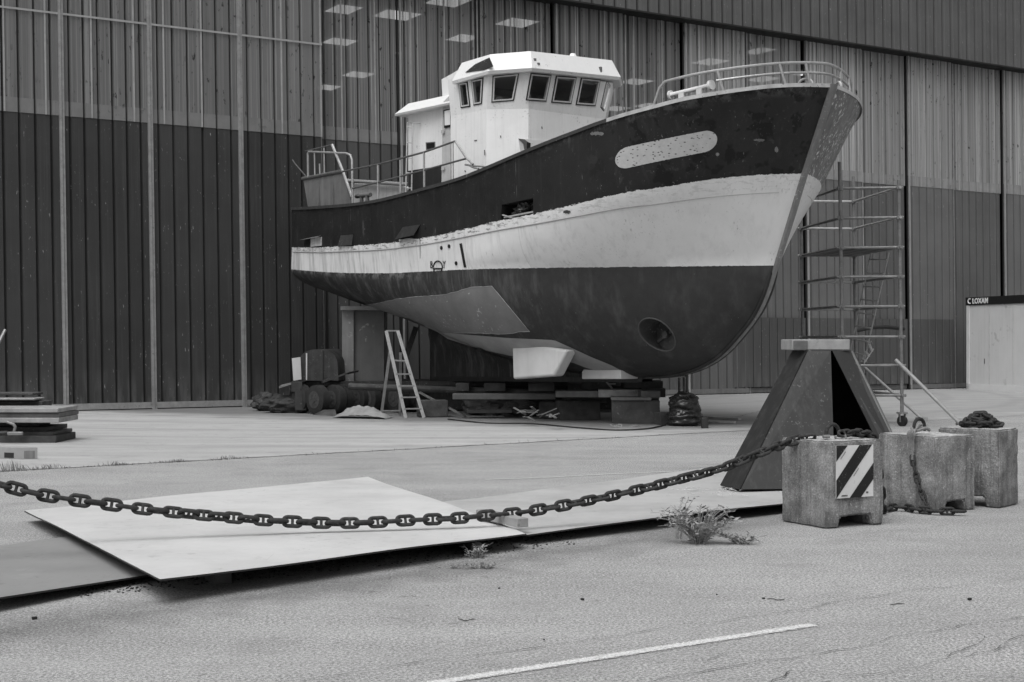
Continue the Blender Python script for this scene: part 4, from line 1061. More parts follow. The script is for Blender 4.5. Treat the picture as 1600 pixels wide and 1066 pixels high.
# ---------------- concrete blocks
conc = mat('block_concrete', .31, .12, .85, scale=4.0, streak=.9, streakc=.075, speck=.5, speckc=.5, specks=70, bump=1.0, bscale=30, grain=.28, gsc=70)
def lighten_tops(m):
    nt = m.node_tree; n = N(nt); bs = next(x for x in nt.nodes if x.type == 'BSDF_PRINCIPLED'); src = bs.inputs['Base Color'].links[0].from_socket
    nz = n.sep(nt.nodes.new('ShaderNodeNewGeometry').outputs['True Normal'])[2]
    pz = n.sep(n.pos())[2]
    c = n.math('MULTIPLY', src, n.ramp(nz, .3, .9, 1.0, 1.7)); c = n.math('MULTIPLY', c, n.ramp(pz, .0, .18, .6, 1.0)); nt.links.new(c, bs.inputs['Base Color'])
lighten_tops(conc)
def cblock(c, ang, w, d, h, label, name='concrete_block', notch=True):
    r = math.radians(ang); ux = Vector((math.cos(r), math.sin(r), 0)); uy = Vector((-math.sin(r), math.cos(r), 0)); c = Vector((c[0], c[1], 0))
    t = thing(name, label, 'concrete block', c + ux*w/2 + uy*d/2, 'concrete blocks joined by the chain')
    bm = bmesh.new()
    nh = .095 if notch else 0
    prof = [(0,0),(.13,0),(.16,nh),(w-.16,nh+.008),(w-.13,0),(w,0),(w,h),(0,h)]
    vs_ = [bm.verts.new(c + ux*x + Vector((0,0,z))) for x, z in prof]; vb = [bm.verts.new(c + ux*x + uy*d + Vector((0,0,z))) for x, z in prof]
    bm.faces.new(vs_); bm.faces.new(vb[::-1])
    for i in range(8): j = (i+1) % 8; bm.faces.new((vs_[j], vs_[i], vb[i], vb[j]))
    bmesh.ops.recalc_face_normals(bm, faces=bm.faces)
    bmesh.ops.triangulate(bm, faces=[f for f in bm.faces if len(f.verts) > 4])
    bmesh.ops.bevel(bm, geom=[e for e in bm.edges if e.is_manifold and e.calc_face_angle(0) > .6], offset=.014, segments=2, affect='EDGES')
    for _ in range(4): bmesh.ops.subdivide_edges(bm, edges=[e for e in bm.edges if e.calc_length() > .05], cuts=1, use_grid_fill=True)
    bmesh.ops.triangulate(bm, faces=bm.faces)
    bm.normal_update()
    for v in bm.verts:
        k = .006*noise.noise(v.co*9) + .010*min(0, noise.noise(v.co*17)+.15) + .003*noise.noise(v.co*40)
        v.co += v.normal*k
    me = bpy.data.meshes.new('block_body'); bm.to_mesh(me); bm.free(); me.materials.append(conc)
    for p in me.polygons: p.use_smooth = True
    me.set_sharp_from_angle(angle=math.radians(50))
    o = bpy.data.objects.new('block_body', me); C.objects.link(o); o.parent = t; o.matrix_parent_inverse = WM(t).inverted()
    return t, ux, uy
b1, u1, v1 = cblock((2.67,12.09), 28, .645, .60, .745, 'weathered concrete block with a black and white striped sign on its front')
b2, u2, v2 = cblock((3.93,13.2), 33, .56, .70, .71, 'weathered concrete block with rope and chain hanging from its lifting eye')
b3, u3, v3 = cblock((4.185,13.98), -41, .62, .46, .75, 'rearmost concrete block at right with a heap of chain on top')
def eye(par, c, d, r, tr=.017):
    pts = [c + d*r*math.cos(a) + Vector((0,0,r*1.15*math.sin(a))) for a in [math.pi*(-.12 + 1.24*i/16) for i in range(17)]]
    return MB().tube(pts, tr, 10).build('lifting_eye', rusty, par)
eye(b1, gp(1297,684,.75) if False else Vector((2.80,12.42,.79)), u1, .072); eye(b2, Vector((3.90,13.62,.77)), u2, .075)
# striped sign on block one: black and white bars with small print
def sgn(x, y, off): return rayplane(x, y, Vector((2.67,12.09,0)), (-v1).normalized(), off)
S0, S1, S2, S3 = sgn(1304,696.5,.014), sgn(1362,694.5,.014), sgn(1362,775,.014), sgn(1304,779,.014)
sgw = mat('sign_white', .66, .56, .45, speck=.4, speckc=.2, specks=60, bump=0); sgb = mat('sign_black', .012, .009, .45, speck=.5, speckc=.25, specks=70, bump=0)
sg = MB().prism([S0,S1,S2,S3], -v1*.006).build('striped_sign', sgw, b1, smooth=0)
def sq(u, v, o=.0015): return S0.lerp(S1, u).lerp(S3.lerp(S2, u), v) - v1*(.006+o)
for poly in ([(0,0),(.30,0),(0,.30)], [(.62,0),(.96,0),(.0,1.0),(0,.66)], [(1,.35),(1,.66),(.66,1.0),(.36,1.0)]):
    # stripes run from lower left to upper right
    MB().prism([sq(u, v) for u, v in poly], -v1*.002).build('black_stripe', sgb, sg, smooth=0)
mb = MB(); random.seed(11)
for k in range(9): u = .14 + .018*k; mb.prism([sq(u,.945,.003), sq(u+.012,.94,.003), sq(u+.012,.965,.003), sq(u,.968,.003)], -v1*.001)
for k in range(3): u = .80 + .02*k; mb.prism([sq(u,.90,.003), sq(u+.014,.90,.003), sq(u+.014,.93,.003), sq(u,.93,.003)], -v1*.001)
for (u0, v0) in ((.11,.25),(.46,.58)):
    for k in range(8): u = u0 + .017*k; v = v0 - .018*k; mb.prism([sq(u,v,.003), sq(u+.012,v-.012,.003), sq(u+.018,v,.003), sq(u+.006,v+.012,.003)], -v1*.001)
mb.build('fine_print', sgb, sg, smooth=0)

# ---------------- chains
def link_mesh(pitch, width, r, stud=True):
    mb = MB(); Lc = pitch + 2*r - .0; Wc = width - 2*r; hw = Wc/2; st = (Lc - Wc)/2; pts = []
    for i in range(9): a = -math.pi/2 + math.pi*i/8; pts.append(Vector((st + hw*math.cos(a), hw*math.sin(a), 0)))
    for i in range(9): a = math.pi/2 + math.pi*i/8; pts.append(Vector((-st + hw*math.cos(a), hw*math.sin(a), 0)))
    mb.tube(pts, r, 8, closed=True)
    if stud: mb.tube([(0,-hw,0),(0,-hw*.4,0),(0,hw*.4,0),(0,hw,0)], [r*1.05, r*.72, r*.72, r*1.05], 8)
    return mb
def resample(path, step):
    out = [path[0].copy()]; acc = 0; cur = path[0].copy()
    for q in path[1:]:
        while (q-cur).length + acc >= step:
            d = (q-cur).normalized(); cur = cur + d*(step-acc); acc = 0; out.append(cur.copy())
        acc += (q-cur).length; cur = q.copy()
    return out
def smoothpath(pts, n=12):
    out = []
    for i in range(len(pts)-1):
        p0 = pts[max(i-1,0)]; p1 = pts[i]; p2 = pts[i+1]; p3 = pts[min(i+2, len(pts)-1)]
        for k in range(n):
            t = k/n; out.append(.5*((2*p1) + (p2-p0)*t + (2*p0-5*p1+4*p2-p3)*t*t + (3*p1-p0-3*p2+p3)*t**3))
    out.append(pts[-1]); return out
def chain(path, label, pitch=.111, width=.098, r=.0152, roll0=.0, twist=.10, name='chain', group=None, seed=1):
    rnd = random.Random(seed); pts = resample(path, pitch); t = thing(name, label, 'chain', pts[0])
    proto = None; twa = roll0
    for i, (a, b) in enumerate(zip(pts, pts[1:])):
        d = (b-a).normalized(); up = Vector((0,0,1)); sdv = d.cross(up).normalized(); uv_ = sdv.cross(d)
        twa += rnd.uniform(-twist, twist); twa *= .96
        ang = twa + (math.pi/2 if i % 2 else 0) + rnd.uniform(-.12, .12)
        nrm = sdv*math.cos(ang) + uv_*math.sin(ang); yax = nrm.cross(d)
        R = Matrix((d, yax, nrm)).transposed().to_4x4(); Mx = Matrix.Translation((a+b)/2) @ R
        if proto is None:
            o = link_mesh(pitch, width, r).build('link', rusty, t, smooth=60); proto = o
        else:
            o = proto.copy(); C.objects.link(o); o.parent = t
        o.matrix_parent_inverse = WM(t).inverted(); o.matrix_basis = Mx
    return t
cpx = [(-190,700),(-110,727),(-50,744),(0,757),(60,772),(115,781),(170,788),(220,795),(267,800),(315,805),(365,809),(412,813),(455,815),(500,817),(540,817.5),(590,816),(640,813),(690,811),(725,809),(765,805),(805,802),(850,795),(885,789),(920,782),(955,775),(985,768),(1020,760),(1050,752),(1085,743),(1110,737),(1135,729),(1160,719),(1200,703),(1232,691),(1258,684),(1278,683)]
cp = []
for x, y in cpx:
    r = (x-CX)/F; w = (r*10 + 3.6)/(6.35 - 2.4*r); Y = 10 + 2.4*w
    if x > 1225: Y = 12.42 - .0*(x-1225)
    cp.append(py_(x, y, Y))
chain(smoothpath(cp, 6), 'heavy rusty stud-link chain sagging across the foreground to the striped block', seed=4, twist=.24)
c2 = [Vector((2.86,12.40,.79)), Vector((2.99,12.46,.80)), Vector((3.12,12.60,.785)), Vector((3.24,12.75,.74)), Vector((3.32,12.92,.50)), Vector((3.38,13.0,.2)), Vector((3.42,13.12,.035)), gp(1388,800), gp(1410,799), gp(1435,803), gp(1460,805), gp(1490,806), gp(1520,806)]
for q in c2[7:]: q.z = .04
chain(smoothpath(c2, 8), 'rusty chain running over the back of the striped block and along the ground', seed=9, roll0=.7, pitch=.10, width=.082, r=.013)
# rope sling and hanging chain on block two
lf0 = Vector((3.93,13.2,0)); nl = (-u2)
def bl(x, y, off): return rayplane(x, y, lf0, nl.normalized(), off)
ropem = mat('rope', .26, .14, .9, scale=40, bump=.8, bscale=120)
rp_ = thing('rope_sling', 'twisted pale rope sling looped through the lifting eye of the middle block', 'rope', Vector((3.8,13.5,.72)))
for k, dx in enumerate((-5, -2, 1.5, 5)):
    pts = [Vector((3.90,13.60,.80)) + u2*.01*k, Vector((3.84,13.52,.76)) , bl(1427+dx, 676, .02), bl(1426+dx*.9, 690, .025), bl(1427+dx*.7, 706, .03), bl(1429+dx*.3, 718, .03)]
    sp_ = smoothpath(pts, 14)
    mb = MB()
    for ph in (0, math.pi):
        hp = [q + Vector((math.cos(i*.9+ph), 0, math.sin(i*.9+ph)))*.006 for i, q in enumerate(sp_)]; mb.tube(hp, .0075, 6)
    mb.build('strand', ropem, rp_)
MB().tube([Vector((3.90,13.58,.745)) + u2*.11*math.cos(a) + v2*.05*math.sin(a) + Vector((0,0,.012*math.sin(a*3)+.012)) for a in [2*math.pi*i/30 for i in range(30)]], .014, 7, closed=True).build('strand', ropem, rp_)
hc = [bl(1429,712,.03), bl(1431,726,.035), bl(1435,740,.035), bl(1440,758,.04), bl(1447,773,.05), bl(1455,787,.06), bl(1462,799,.09)]
chain(smoothpath(hc, 10), 'short rusty chain hanging from the rope sling down the side of the middle block', pitch=.085, width=.062, r=.0105, seed=5, roll0=.5)
heap = []; rnd = random.Random(5)
for k in range(30):
    a = k*1.9 + rnd.uniform(-.5,.5); rr = .20*(1-.45*k/30)*rnd.uniform(.6,1.1); heap.append(Vector((4.62 + rr*math.cos(a)*1.0, 13.98 + rr*math.sin(a)*.6, .775 + .11*(k/30)*rnd.uniform(.6,1.1))))
chain(smoothpath(heap, 3), 'heap of rusty chain piled on top of the rear concrete block', pitch=.10, width=.08, r=.013, seed=6, twist=.9)
# shackles
sh = thing('shackle', 'small galvanised shackle pins joining chain to the eye of the striped block', 'shackle', Vector((2.8,12.4,.76)))
MB().tube([Vector((2.86,12.38,.765)) + Vector((.045*math.cos(a), 0, .03*math.sin(a))) for a in [math.pi*(-1.1+1.3*i/10) for i in range(11)]], .010, 8).build('bow', alu, sh)
MB().cyl(Vector((2.70,12.35,.77)), Vector((2.76,12.36,.77)), .016, 10).build('pin', alu, sh)

# ---------------- steel trestle (ship stand) on the plate
tr = thing('steel_trestle', 'dark steel pyramid trestle with a slit down its front and a pale cap', 'trestle', (3.2,15.0,.11))
tst = mat('trestle_steel', .022, .014, .5, scale=1.6, streak=.5, streakc=.06, speck=.5, speckc=.14, specks=34, bump=.1, bscale=12)
zb = .105
B_ = [Vector((2.16,14.68,zb)), Vector((2.30,14.30,zb)), Vector((4.12,14.45,zb)), Vector((4.35,15.9,zb)), Vector((2.6,16.2,zb))]
T_ = [py_(1240,548,15.28), py_(1262,549,15.0), py_(1330,549,15.1), py_(1332,548,15.5), py_(1243,548,15.6)]
zt_ = T_[1].z
for q in T_: q.z = zt_
dkb = mat('shade_black', .006, .004, .95, bump=0)  # black lining added to paint in the shade behind the slit
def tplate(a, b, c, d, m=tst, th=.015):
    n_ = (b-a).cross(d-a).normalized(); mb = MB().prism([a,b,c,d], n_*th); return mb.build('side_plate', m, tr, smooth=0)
MB().poly([q - Vector((0,0,.01)) for q in T_]).poly([q + Vector((0,0,.005)) for q in B_]).build('shade_liner', dkb, tr, smooth=0)
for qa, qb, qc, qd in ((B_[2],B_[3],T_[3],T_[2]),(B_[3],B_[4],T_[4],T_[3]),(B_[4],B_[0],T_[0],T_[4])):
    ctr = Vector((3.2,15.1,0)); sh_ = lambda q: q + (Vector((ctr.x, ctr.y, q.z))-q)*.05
    MB().quad(sh_(qa), sh_(qb), sh_(qc), sh_(qd)).build('shade_liner', dkb, tr, smooth=0)
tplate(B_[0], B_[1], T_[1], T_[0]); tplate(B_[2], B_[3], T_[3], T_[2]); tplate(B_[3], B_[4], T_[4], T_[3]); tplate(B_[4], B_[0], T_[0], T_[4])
nf = (B_[2]-B_[1]).cross(T_[1]-B_[1]).normalized()
def tf(x, y): return rayplane(x, y, B_[1], nf)
k1 = tf(1297.5, 553); def_ = 0
foot_l = tf(1304, 762); foot_l = foot_l + (foot_l-k1)*((zb-foot_l.z)/(foot_l.z-k1.z))
k2 = tf(1300, 553); q2 = tf(1360, 672); foot_r = k2 + (q2-k2)*((zb-k2.z)/(q2.z-k2.z))
k1.z = zt_ ; k2.z = zt_
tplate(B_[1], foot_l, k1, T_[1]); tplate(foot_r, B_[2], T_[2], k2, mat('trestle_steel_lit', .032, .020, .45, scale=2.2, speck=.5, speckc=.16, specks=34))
rim = MB().tube([T_[2]+Vector((0,-.01,0)), B_[2]+Vector((0,-.01,0))], .014, 6).build('edge_weld', M['grey'], tr)
capm = mat('cap_pad', .34, .24, .7, scale=7, streak=.2, speck=.5, speckc=.12, specks=10)
mb = MB(); fbox(mb, 1238, 1328, 530.5, 547, 15.0, .5, 3); cp_ = mb.build('top_cap', capm, tr, bevel=.008)
mb = MB(); fbox(mb, 1240, 1262, 533, 546, 14.985, .01, 3); mb.build('stain', timb, cp_, smooth=0)

# ---------------- scaffold tower
sc = thing('scaffold_tower', 'galvanised scaffold tower on castors with ladder and platform beside the bow', 'scaffold', (6.6,28,0))
sm_ = mat('scaffold_tube', .22, .14, .5, .25, scale=9, streak=.3, streakc=.2, speck=.7, speckc=.3, specks=30); sml = mat('scaffold_light', .40, .28, .45, .3, scale=9)
nr_ = Vector((6.20,26.85,0)); rt_ = Vector((7.27,26.7,0)); lf_ = Vector((5.96,29.3,0)); bk_ = Vector((7.07,29.4,0))
SL = .016
def sv(q, z): return q + Vector((-SL*(z-3.9)*.9, 0, z))
for q, z1, z0 in ((nr_, 4.98, .2), (rt_, 4.62, .25), (lf_, 4.5, .2), (bk_, 5.0, .2)):
    st_ = MB().cyl(sv(q, z0), sv(q, z1), .033, 10).build('standard', sm_, sc)
    for z in (4.48,3.92,3.36,2.81,2.25,1.68): 
        MB().cbox(sv(q, z), .10, .10, .07).build('coupler', sm_, st_)
for i, z in enumerate((4.48,3.92,3.36,2.81,2.25,1.68,1.14,.58)):
    for a, b, m in ((nr_, rt_, sm_), (nr_, lf_, sm_), (lf_, bk_, sml), (bk_, rt_, sml if i < 2 else sm_)):
        d = (b-a).normalized()*.08; MB().cyl(sv(a, z)-d, sv(b, z)+d, .027, 8).build('ledger', m, sc)
pm = mat('platform_boards', .10, .06, .8, scale=5)
P4 = [sv(q, 3.36) for q in (nr_, rt_, bk_, lf_)]; mb = MB()
for k in range(4):
    a0, a1 = P4[0].lerp(P4[3], .0), P4[1].lerp(P4[2], .0); mb.hexa([P4[0].lerp(P4[1], k/4+.02)-Vector((0,0,.02)), P4[0].lerp(P4[1], (k+1)/4-.02)-Vector((0,0,.02)), P4[3].lerp(P4[2], (k+1)/4-.02)-Vector((0,0,.02)), P4[3].lerp(P4[2], k/4+.02)-Vector((0,0,.02)), P4[0].lerp(P4[1], k/4+.02)+Vector((0,0,.03)), P4[0].lerp(P4[1], (k+1)/4-.02)+Vector((0,0,.03)), P4[3].lerp(P4[2], (k+1)/4-.02)+Vector((0,0,.03)), P4[3].lerp(P4[2], k/4+.02)+Vector((0,0,.03))])
mb.build('platform', pm, sc, smooth=0)
def ladder_bars(mb, a0, a1, b0, b1, n_, r, rr):
    mb.cyl(a0, a1, r, 8); mb.cyl(b0, b1, r, 8)
    for k in range(n_): t = (k+.5)/n_; mb.bar(a0.lerp(a1, t), b0.lerp(b1, t), rr*2.4, rr*1.2)
    return mb
ladder_bars(MB(), py_(1361,395,28.0), py_(1326,560,28.6), py_(1389,395,27.6), py_(1350,566,28.2), 8, .014, .022).build('ladder', alu if False else sml, sc)
ladder_bars(MB(), py_(1361,533,27.6), py_(1345,566,27.8), py_(1365,545,27.4), py_(1350,568,27.4), 3, .012, .02).build('ladder', sml, sc)
MB().cyl(py_(1399,562,26.6), gp(1502,664,.06), .036, 10).build('outrigger', sml, sc); MB().cyl(py_(1346,570,29), gp(1440,654,.06), .03, 10).build('outrigger', sml, sc)
MB().cbox(gp(1502,665,.05), .16, .16, .09).build('outrigger_foot', sm_, sc); MB().cbox(gp(1440,655,.04), .22, .12, .07).build('outrigger_foot', sml, sc)
for q in (rt_, bk_, lf_, nr_):
    cs = thing('x', 'x', 'x', q); bpy.data.objects.remove(cs)
    b0 = sv(q, 0); b0.z = 0
    wsh = MB().cyl(b0 + Vector((-.03,-.02,.10)), b0 + Vector((.03,.02,.10)), .10, 20).build('castor', tyre, sc)
    mb = MB(); mb.hexa([b0+Vector((-.05,-.04,.08)), b0+Vector((-.035,-.04,.08)), b0+Vector((-.035,.04,.08)), b0+Vector((-.05,.04,.08)), b0+Vector((-.06,-.06,.24)), b0+Vector((-.045,-.06,.24)), b0+Vector((-.045,.06,.24)), b0+Vector((-.06,.06,.24))])
    mb.hexa([b0+Vector((.035,-.04,.08)), b0+Vector((.05,-.04,.08)), b0+Vector((.05,.04,.08)), b0+Vector((.035,.04,.08)), b0+Vector((.045,-.06,.24)), b0+Vector((.06,-.06,.24)), b0+Vector((.06,.06,.24)), b0+Vector((.045,.06,.24))])
    mb.cbox(b0+Vector((0,0,.25)), .18, .14, .03); mb.build('fork', sm_, wsh)

# ---------------- site cabin / container at right
ct = thing('site_container', 'pale site container with a black top band by the right hangar door', 'container', (16,44,0))
cm = mat('container_pale', .62, .56, .5, scale=.8, streak=.25, streakc=.33, speck=.3, speckc=.1, specks=4, bump=.03)
c0 = Vector((14.97,46.8,0)); cd_ = Vector((.87,-2.8,0)).normalized(); cn = Vector((-cd_.y*-1, 0, 0))
cn = Vector((cd_.y, -cd_.x, 0));  cn = -cn if cn.x > 0 else cn
H_ = 3.03
MB().box(c0, cd_*6.0, -cn*2.4, (0,0,H_-.26)).build('body', cm, ct, smooth=0)
mb = MB(); mb.box(c0 + cn*.02, cd_*6.0, -cn*.06, (0,0,.2)); mb.box(c0 + cn*.02, cd_*.14, -cn*.06, (0,0,H_-.26)); mb.build('frame', mat('container_frame', .66, .6, .5), ct, smooth=0)
bn = MB().box(c0 + cn*.03 - cd_*.03 + Vector((0,0,H_-.26)), cd_*6.1, -cn*2.46, (0,0,.26)).build('top_band', mat('band_black', .012, .01, .5, bump=0), ct, smooth=0)
mb = MB()
for k in range(5): q = c0 + cd_*(1.2+1.2*k) + cn*.004; mb.box(q + Vector((0,0,.22)), cd_*.02, cn*.01, (0,0,H_-.52))
mb.build('panel_joint', mat('joint_grey', .56, .36, .6), ct, smooth=0)
def text(body, o, ux, size, m, par, name, ext=.004):
    cu = bpy.data.curves.new(name, 'FONT'); cu.body = body; cu.size = size; cu.extrude = ext; cu.offset = size*.035; cu.space_character = 1.05
    to = bpy.data.objects.new('tmp', cu); C.objects.link(to); dg = bpy.context.evaluated_depsgraph_get(); me = bpy.data.meshes.new_from_object(to.evaluated_get(dg)); bpy.data.objects.remove(to, do_unlink=True)
    uz = Vector((0,0,1)); nn = ux.cross(uz); R = Matrix((ux, uz, nn)).transposed().to_4x4(); me.transform(Matrix.Translation(o) @ R)
    me.materials.clear(); me.materials.append(m); ob = bpy.data.objects.new(name, me); C.objects.link(ob); ob.parent = par; ob.matrix_parent_inverse = WM(par).inverted(); return ob
lw = mat('lettering_white', .75, .7, .5, bump=0)
text('LOXAM', c0 + cn*.036 + cd_*.34 + Vector((0,0,H_-.205)), cd_, .235, lw, bn, 'lettering')
mb = MB(); cc_ = c0 + cn*.036 + cd_*.20 + Vector((0,0,H_-.125)); mb.tube([cc_ + cd_*.085*math.cos(a) + Vector((0,0,.075*math.sin(a))) for a in [math.pi*(.35+1.3*i/12) for i in range(13)]], .022, 6); mb.build('logo_mark', lw, bn)
MB().cbox(c0 + cn*.01 + cd_*.95 + Vector((0,0,.95)), .02, .02, .16).build('scratch', steel, ct, smooth=0)

# ---------------- step ladder
sl_ = thing('step_ladder', 'aluminium step ladder standing open in front of the stern prop', 'ladder', gp(628,652))
YF, YT = 29.5, 29.95
fl0, fl1, fr0, fr1 = py_(603.5,517,YT), py_(634,653.5,YF), py_(621.5,517,YT), py_(662.5,653,YF)
for a, b in ((fl0,fl1),(fr0,fr1)): MB().bar(a, b, .07, .03, up=(0,1,0)).build('front_leg', alu, sl_, smooth=0)
for a, b in ((py_(609.5,549,30.0), py_(595.5,650.5,30.25)), (py_(626,551,30.0), py_(625,651,30.25))): MB().bar(a, b, .06, .025, up=(0,1,0)).build('rear_leg', alu, sl_, smooth=0)
for t in (.50,.635,.765,.895): MB().bar(fl0.lerp(fl1, t), fr0.lerp(fr1, t), .05, .028).build('step', alu, sl_, smooth=0)
MB().bar(fl0, fr0, .03, .03).build('top_bar', alu, sl_, smooth=0); MB().bar(py_(597,642,30.2), py_(625,642,30.2), .03, .03).build('cross_bar', alu, sl_, smooth=0)
q = fl0.lerp(fl1, .35); r_ = fr0.lerp(fr1, .36); MB().hexa([q, r_, r_+Vector((-.02,.22,0)), q+Vector((.0,.22,0)), q+Vector((0,0,.03)), r_+Vector((0,0,.03)), r_+Vector((-.02,.22,.03)), q+Vector((0,.22,.03))]).build('platform', alu, sl_, smooth=0)

# ---------------- transporter under the stern
tl = thing('boat_transporter', 'low dark multi-wheel transporter parked beneath the stern', 'trailer', (-2,32,0))
ax = Vector((.72,.70,0)).normalized()
wl_ = MB().tube([Vector((0,0,0))+ax*.0, ax*.02, ax*.18, ax*.20], [.27,.31,.31,.27], 28)
def wheel(c):
    o = MB(); o.tube([c - ax*.11, c - ax*.09, c + ax*.09, c + ax*.11], [.25,.315,.315,.25], 28); w = o.build('wheel', tyre, tl, smooth=40)
    rm = MB(); rm.tube([c - ax*.115, c - ax*.118], [.19,.16], 20); rm.tube([c - ax*.13, c - ax*.10], .06, 12)
    for k in range(6): a = k*math.pi/3; e = Vector((-ax.y, ax.x, 0))*math.cos(a)*.11 + Vector((0,0,.11*math.sin(a))); rm.cyl(c + e - ax*.13, c + e - ax*.11, .016, 6)
    rm.build('rim', rimm, w, smooth=40)
for x, y in ((470,646),(497,648),(535,646),(578,645),(621,645)):
    c = gp(x, y); c.z = .325
    wheel(c)
    if x > 480: wheel(c + ax*.46)
    if x > 480: wheel(c + ax*1.9)
mb = MB(); fbox(mb, 455, 1000, 596, 602.5, 31.9, 2.0, -1); mb.build('deck', steel, tl, smooth=0)
mb = MB(); fbox(mb, 640, 1030, 603, 640, 32.3, .2, -1); fbox(mb, 476, 880, 603, 616, 33.6, .2, -1); mb.build('side_beam_and_shade_mass', steel, tl, smooth=0)  # front beam extended as a dark mass standing in for shade below the hull
mb = MB(); fbox(mb, 455, 472, 597, 612, 31.3, .5); fbox(mb, 461, 478, 611, 641, 31.25, .25); fbox(mb, 486, 500, 604, 622, 31.4, .3); mb.build('axle_bracket', steel, tl, smooth=0)
mb = MB(); mb.cyl(py_(545,604,30.9), py_(900,616,30.5), .075, 12); mb.build('tow_tube', timbd, tl)
mb = MB(); mb.hexa([py_(436,607,31.4), py_(458,600,31.3), py_(458,600,32.0), py_(440,604,32.0)] + [q + Vector((0,0,.04)) for q in (py_(436,607,31.4), py_(458,600,31.3), py_(458,600,32.0), py_(440,604,32.0))]); mb.build('side_flap', M['grey'], tl, smooth=0)
# engine hood on the transporter
pr = [(466,595),(466,564),(470,556),(477,550),(487,546.5),(500,545.5),(513,548),(522,554),(527,564),(529,595)]
eh = MB().prism([py_(x, y, 31.7) for x, y in pr], (.25,1.3,0)).build('engine_hood', steel, tl, smooth=45)
mb = MB(); fbox(mb, 478, 480, 552, 594, 31.68, .02); mb.build('seam', M['whitedull'], eh, smooth=0)
mb = MB(); fbox(mb, 504, 505.5, 548, 594, 31.68, .02); mb.build('seam', dkg, eh, smooth=0)
tag(MB().prism([py_(456,560,31.5), py_(469.5,558,31.6), py_(471,593,31.6), py_(458.5,595,31.5)], (0,.02,0)).build('white_board', mat('board_white', .62, .55, .6), smooth=0), 'small white board leaning at the end of the engine hood', 'board')
fr_ = thing('metal_frame', 'flat dark steel frame lying askew on the transporter beside the hood', 'frame', py_(530,590,31.3))
Fq = [py_(505,597,31.2), py_(540,584,31.2), py_(558,580,31.9), py_(520,590,31.9)]
for a, b in zip(Fq, Fq[1:]+Fq[:1]): MB().bar(a, b, .07, .04).build('frame_bar', steel, fr_, smooth=0)

# stern prop, diagonal strut
tw = thing('stern_prop', 'tall grey steel box prop standing under the stern', 'prop', py_(568,600,32))
pm1 = mat('prop_paint', .10, .075, .6, scale=1.5, streak=.3, streakc=.14, speck=.5, speckc=.3, specks=8); pm2 = mat('prop_face', .17, .12, .6, scale=2, streak=.4, streakc=.22, speck=.5, speckc=.4, specks=12)
mb = MB(); fbox(mb, 553, 600, 485, 597.5, 32.3, .9); mb.build('column', pm1, tw, smooth=0)
mb = MB(); fbox(mb, 534.5, 552.5, 484, 597, 32.2, 1.0); mb.build('column', pm2, tw, smooth=0)
mb = MB(); fbox(mb, 532, 612, 478.5, 484.5, 32.0, 1.2); mb.build('head_plate', pm2, tw, smooth=0)
tag(MB().bar(py_(650,512,32.5), py_(632,565,32.2), .12, .08, up=(0,1,0)).build('diagonal_strut', steel, smooth=0), 'dark diagonal strut under the hull behind the step ladder', 'strut')
tag(MB().bar(gp(727,651,.03), py_(655,613,30.2), .07, .03).build('leaning_plank', timb, smooth=0), 'thin plank sloping from the transporter down to the ground', 'plank')

# keel blocking
def crib(x0, x1, y0, y1, Y, d, m, name, label, yaw=0, cat='timber'):
    mb = MB(); fbox(mb, x0, x1, y0, y1, Y, d, yaw); return tag(mb.build(name, m, bevel=.012), label, cat)
crib(707, 868, 615.5, 624.5, 29.0, .4, mat('plank_grey', .10, .06, .8, scale=3), 'long_plank', 'long grey plank laid across the blocking beneath the keel', -.5)
for x0, x1, lb in ((712,733,'first small'),(756,790,'second'),(826,866,'third, widest'),(888,912,'fourth')):
    crib(x0, x1, 599, 611.5, 30.3, .5, timbd if x0 != 826 else timb, 'timber_block', lb+' timber block from the left in the row directly under the keel')
for x0, x1, y0, y1, Y, m, lb, yw in ((875,938,627,657,28.6,timbd,'big dark timber crib block left of the largest one',8),(884,948,624,630,28.7,timbd,'flat dark beam capping the left crib block',5),(956,1031,626,662,27.5,timbd,'largest dark timber crib block beneath the front of the keel',-3),(955,1018,621,626,27.45,timb,'thin board on top of the largest crib block',-3),
                       (868,1000,611,621,28.2,timb,'mid-brown beam lying across the crib blocks',-2),(935,1002,609,621,28.0,timbl,'scuffed pale beam end above the largest crib block',-3),(1002,1040,607,621,28.1,timbd,'dark beam end at the front of the keel blocking',0),(975,1036,595.5,607,28.3,timbd,'wedge timber directly below the forefoot of the keel',0),(912,958,596,609,28.6,timbd,'dark packing timber left of the forefoot',0)):
    crib(x0, x1, y0, y1, Y, .75, m, 'timber_beam', lb, yw)
mb = MB(); mb.cyl(py_(1061.5,589,27.6), gp(1061.5,640), .03, 8); mb.cyl(py_(1069,588,27.9), gp(1069,638), .03, 8)
pj = mb.build('steel_prop', mat('prop_pale', .3,.2,.5), None); tag(pj, 'pair of thin pale jack posts under the bow behind the refuse sack', 'prop')
mb = MB(); mb.bar(py_(948,597,28.5), py_(960,611,28.4), .03, .03); mb.bar(py_(951,600,28.4), py_(962,600,28.4), .03, .02)
tag(mb.build('small_bracket', alu), 'small pale metal bracket lodged in the keel blocking', 'bracket')
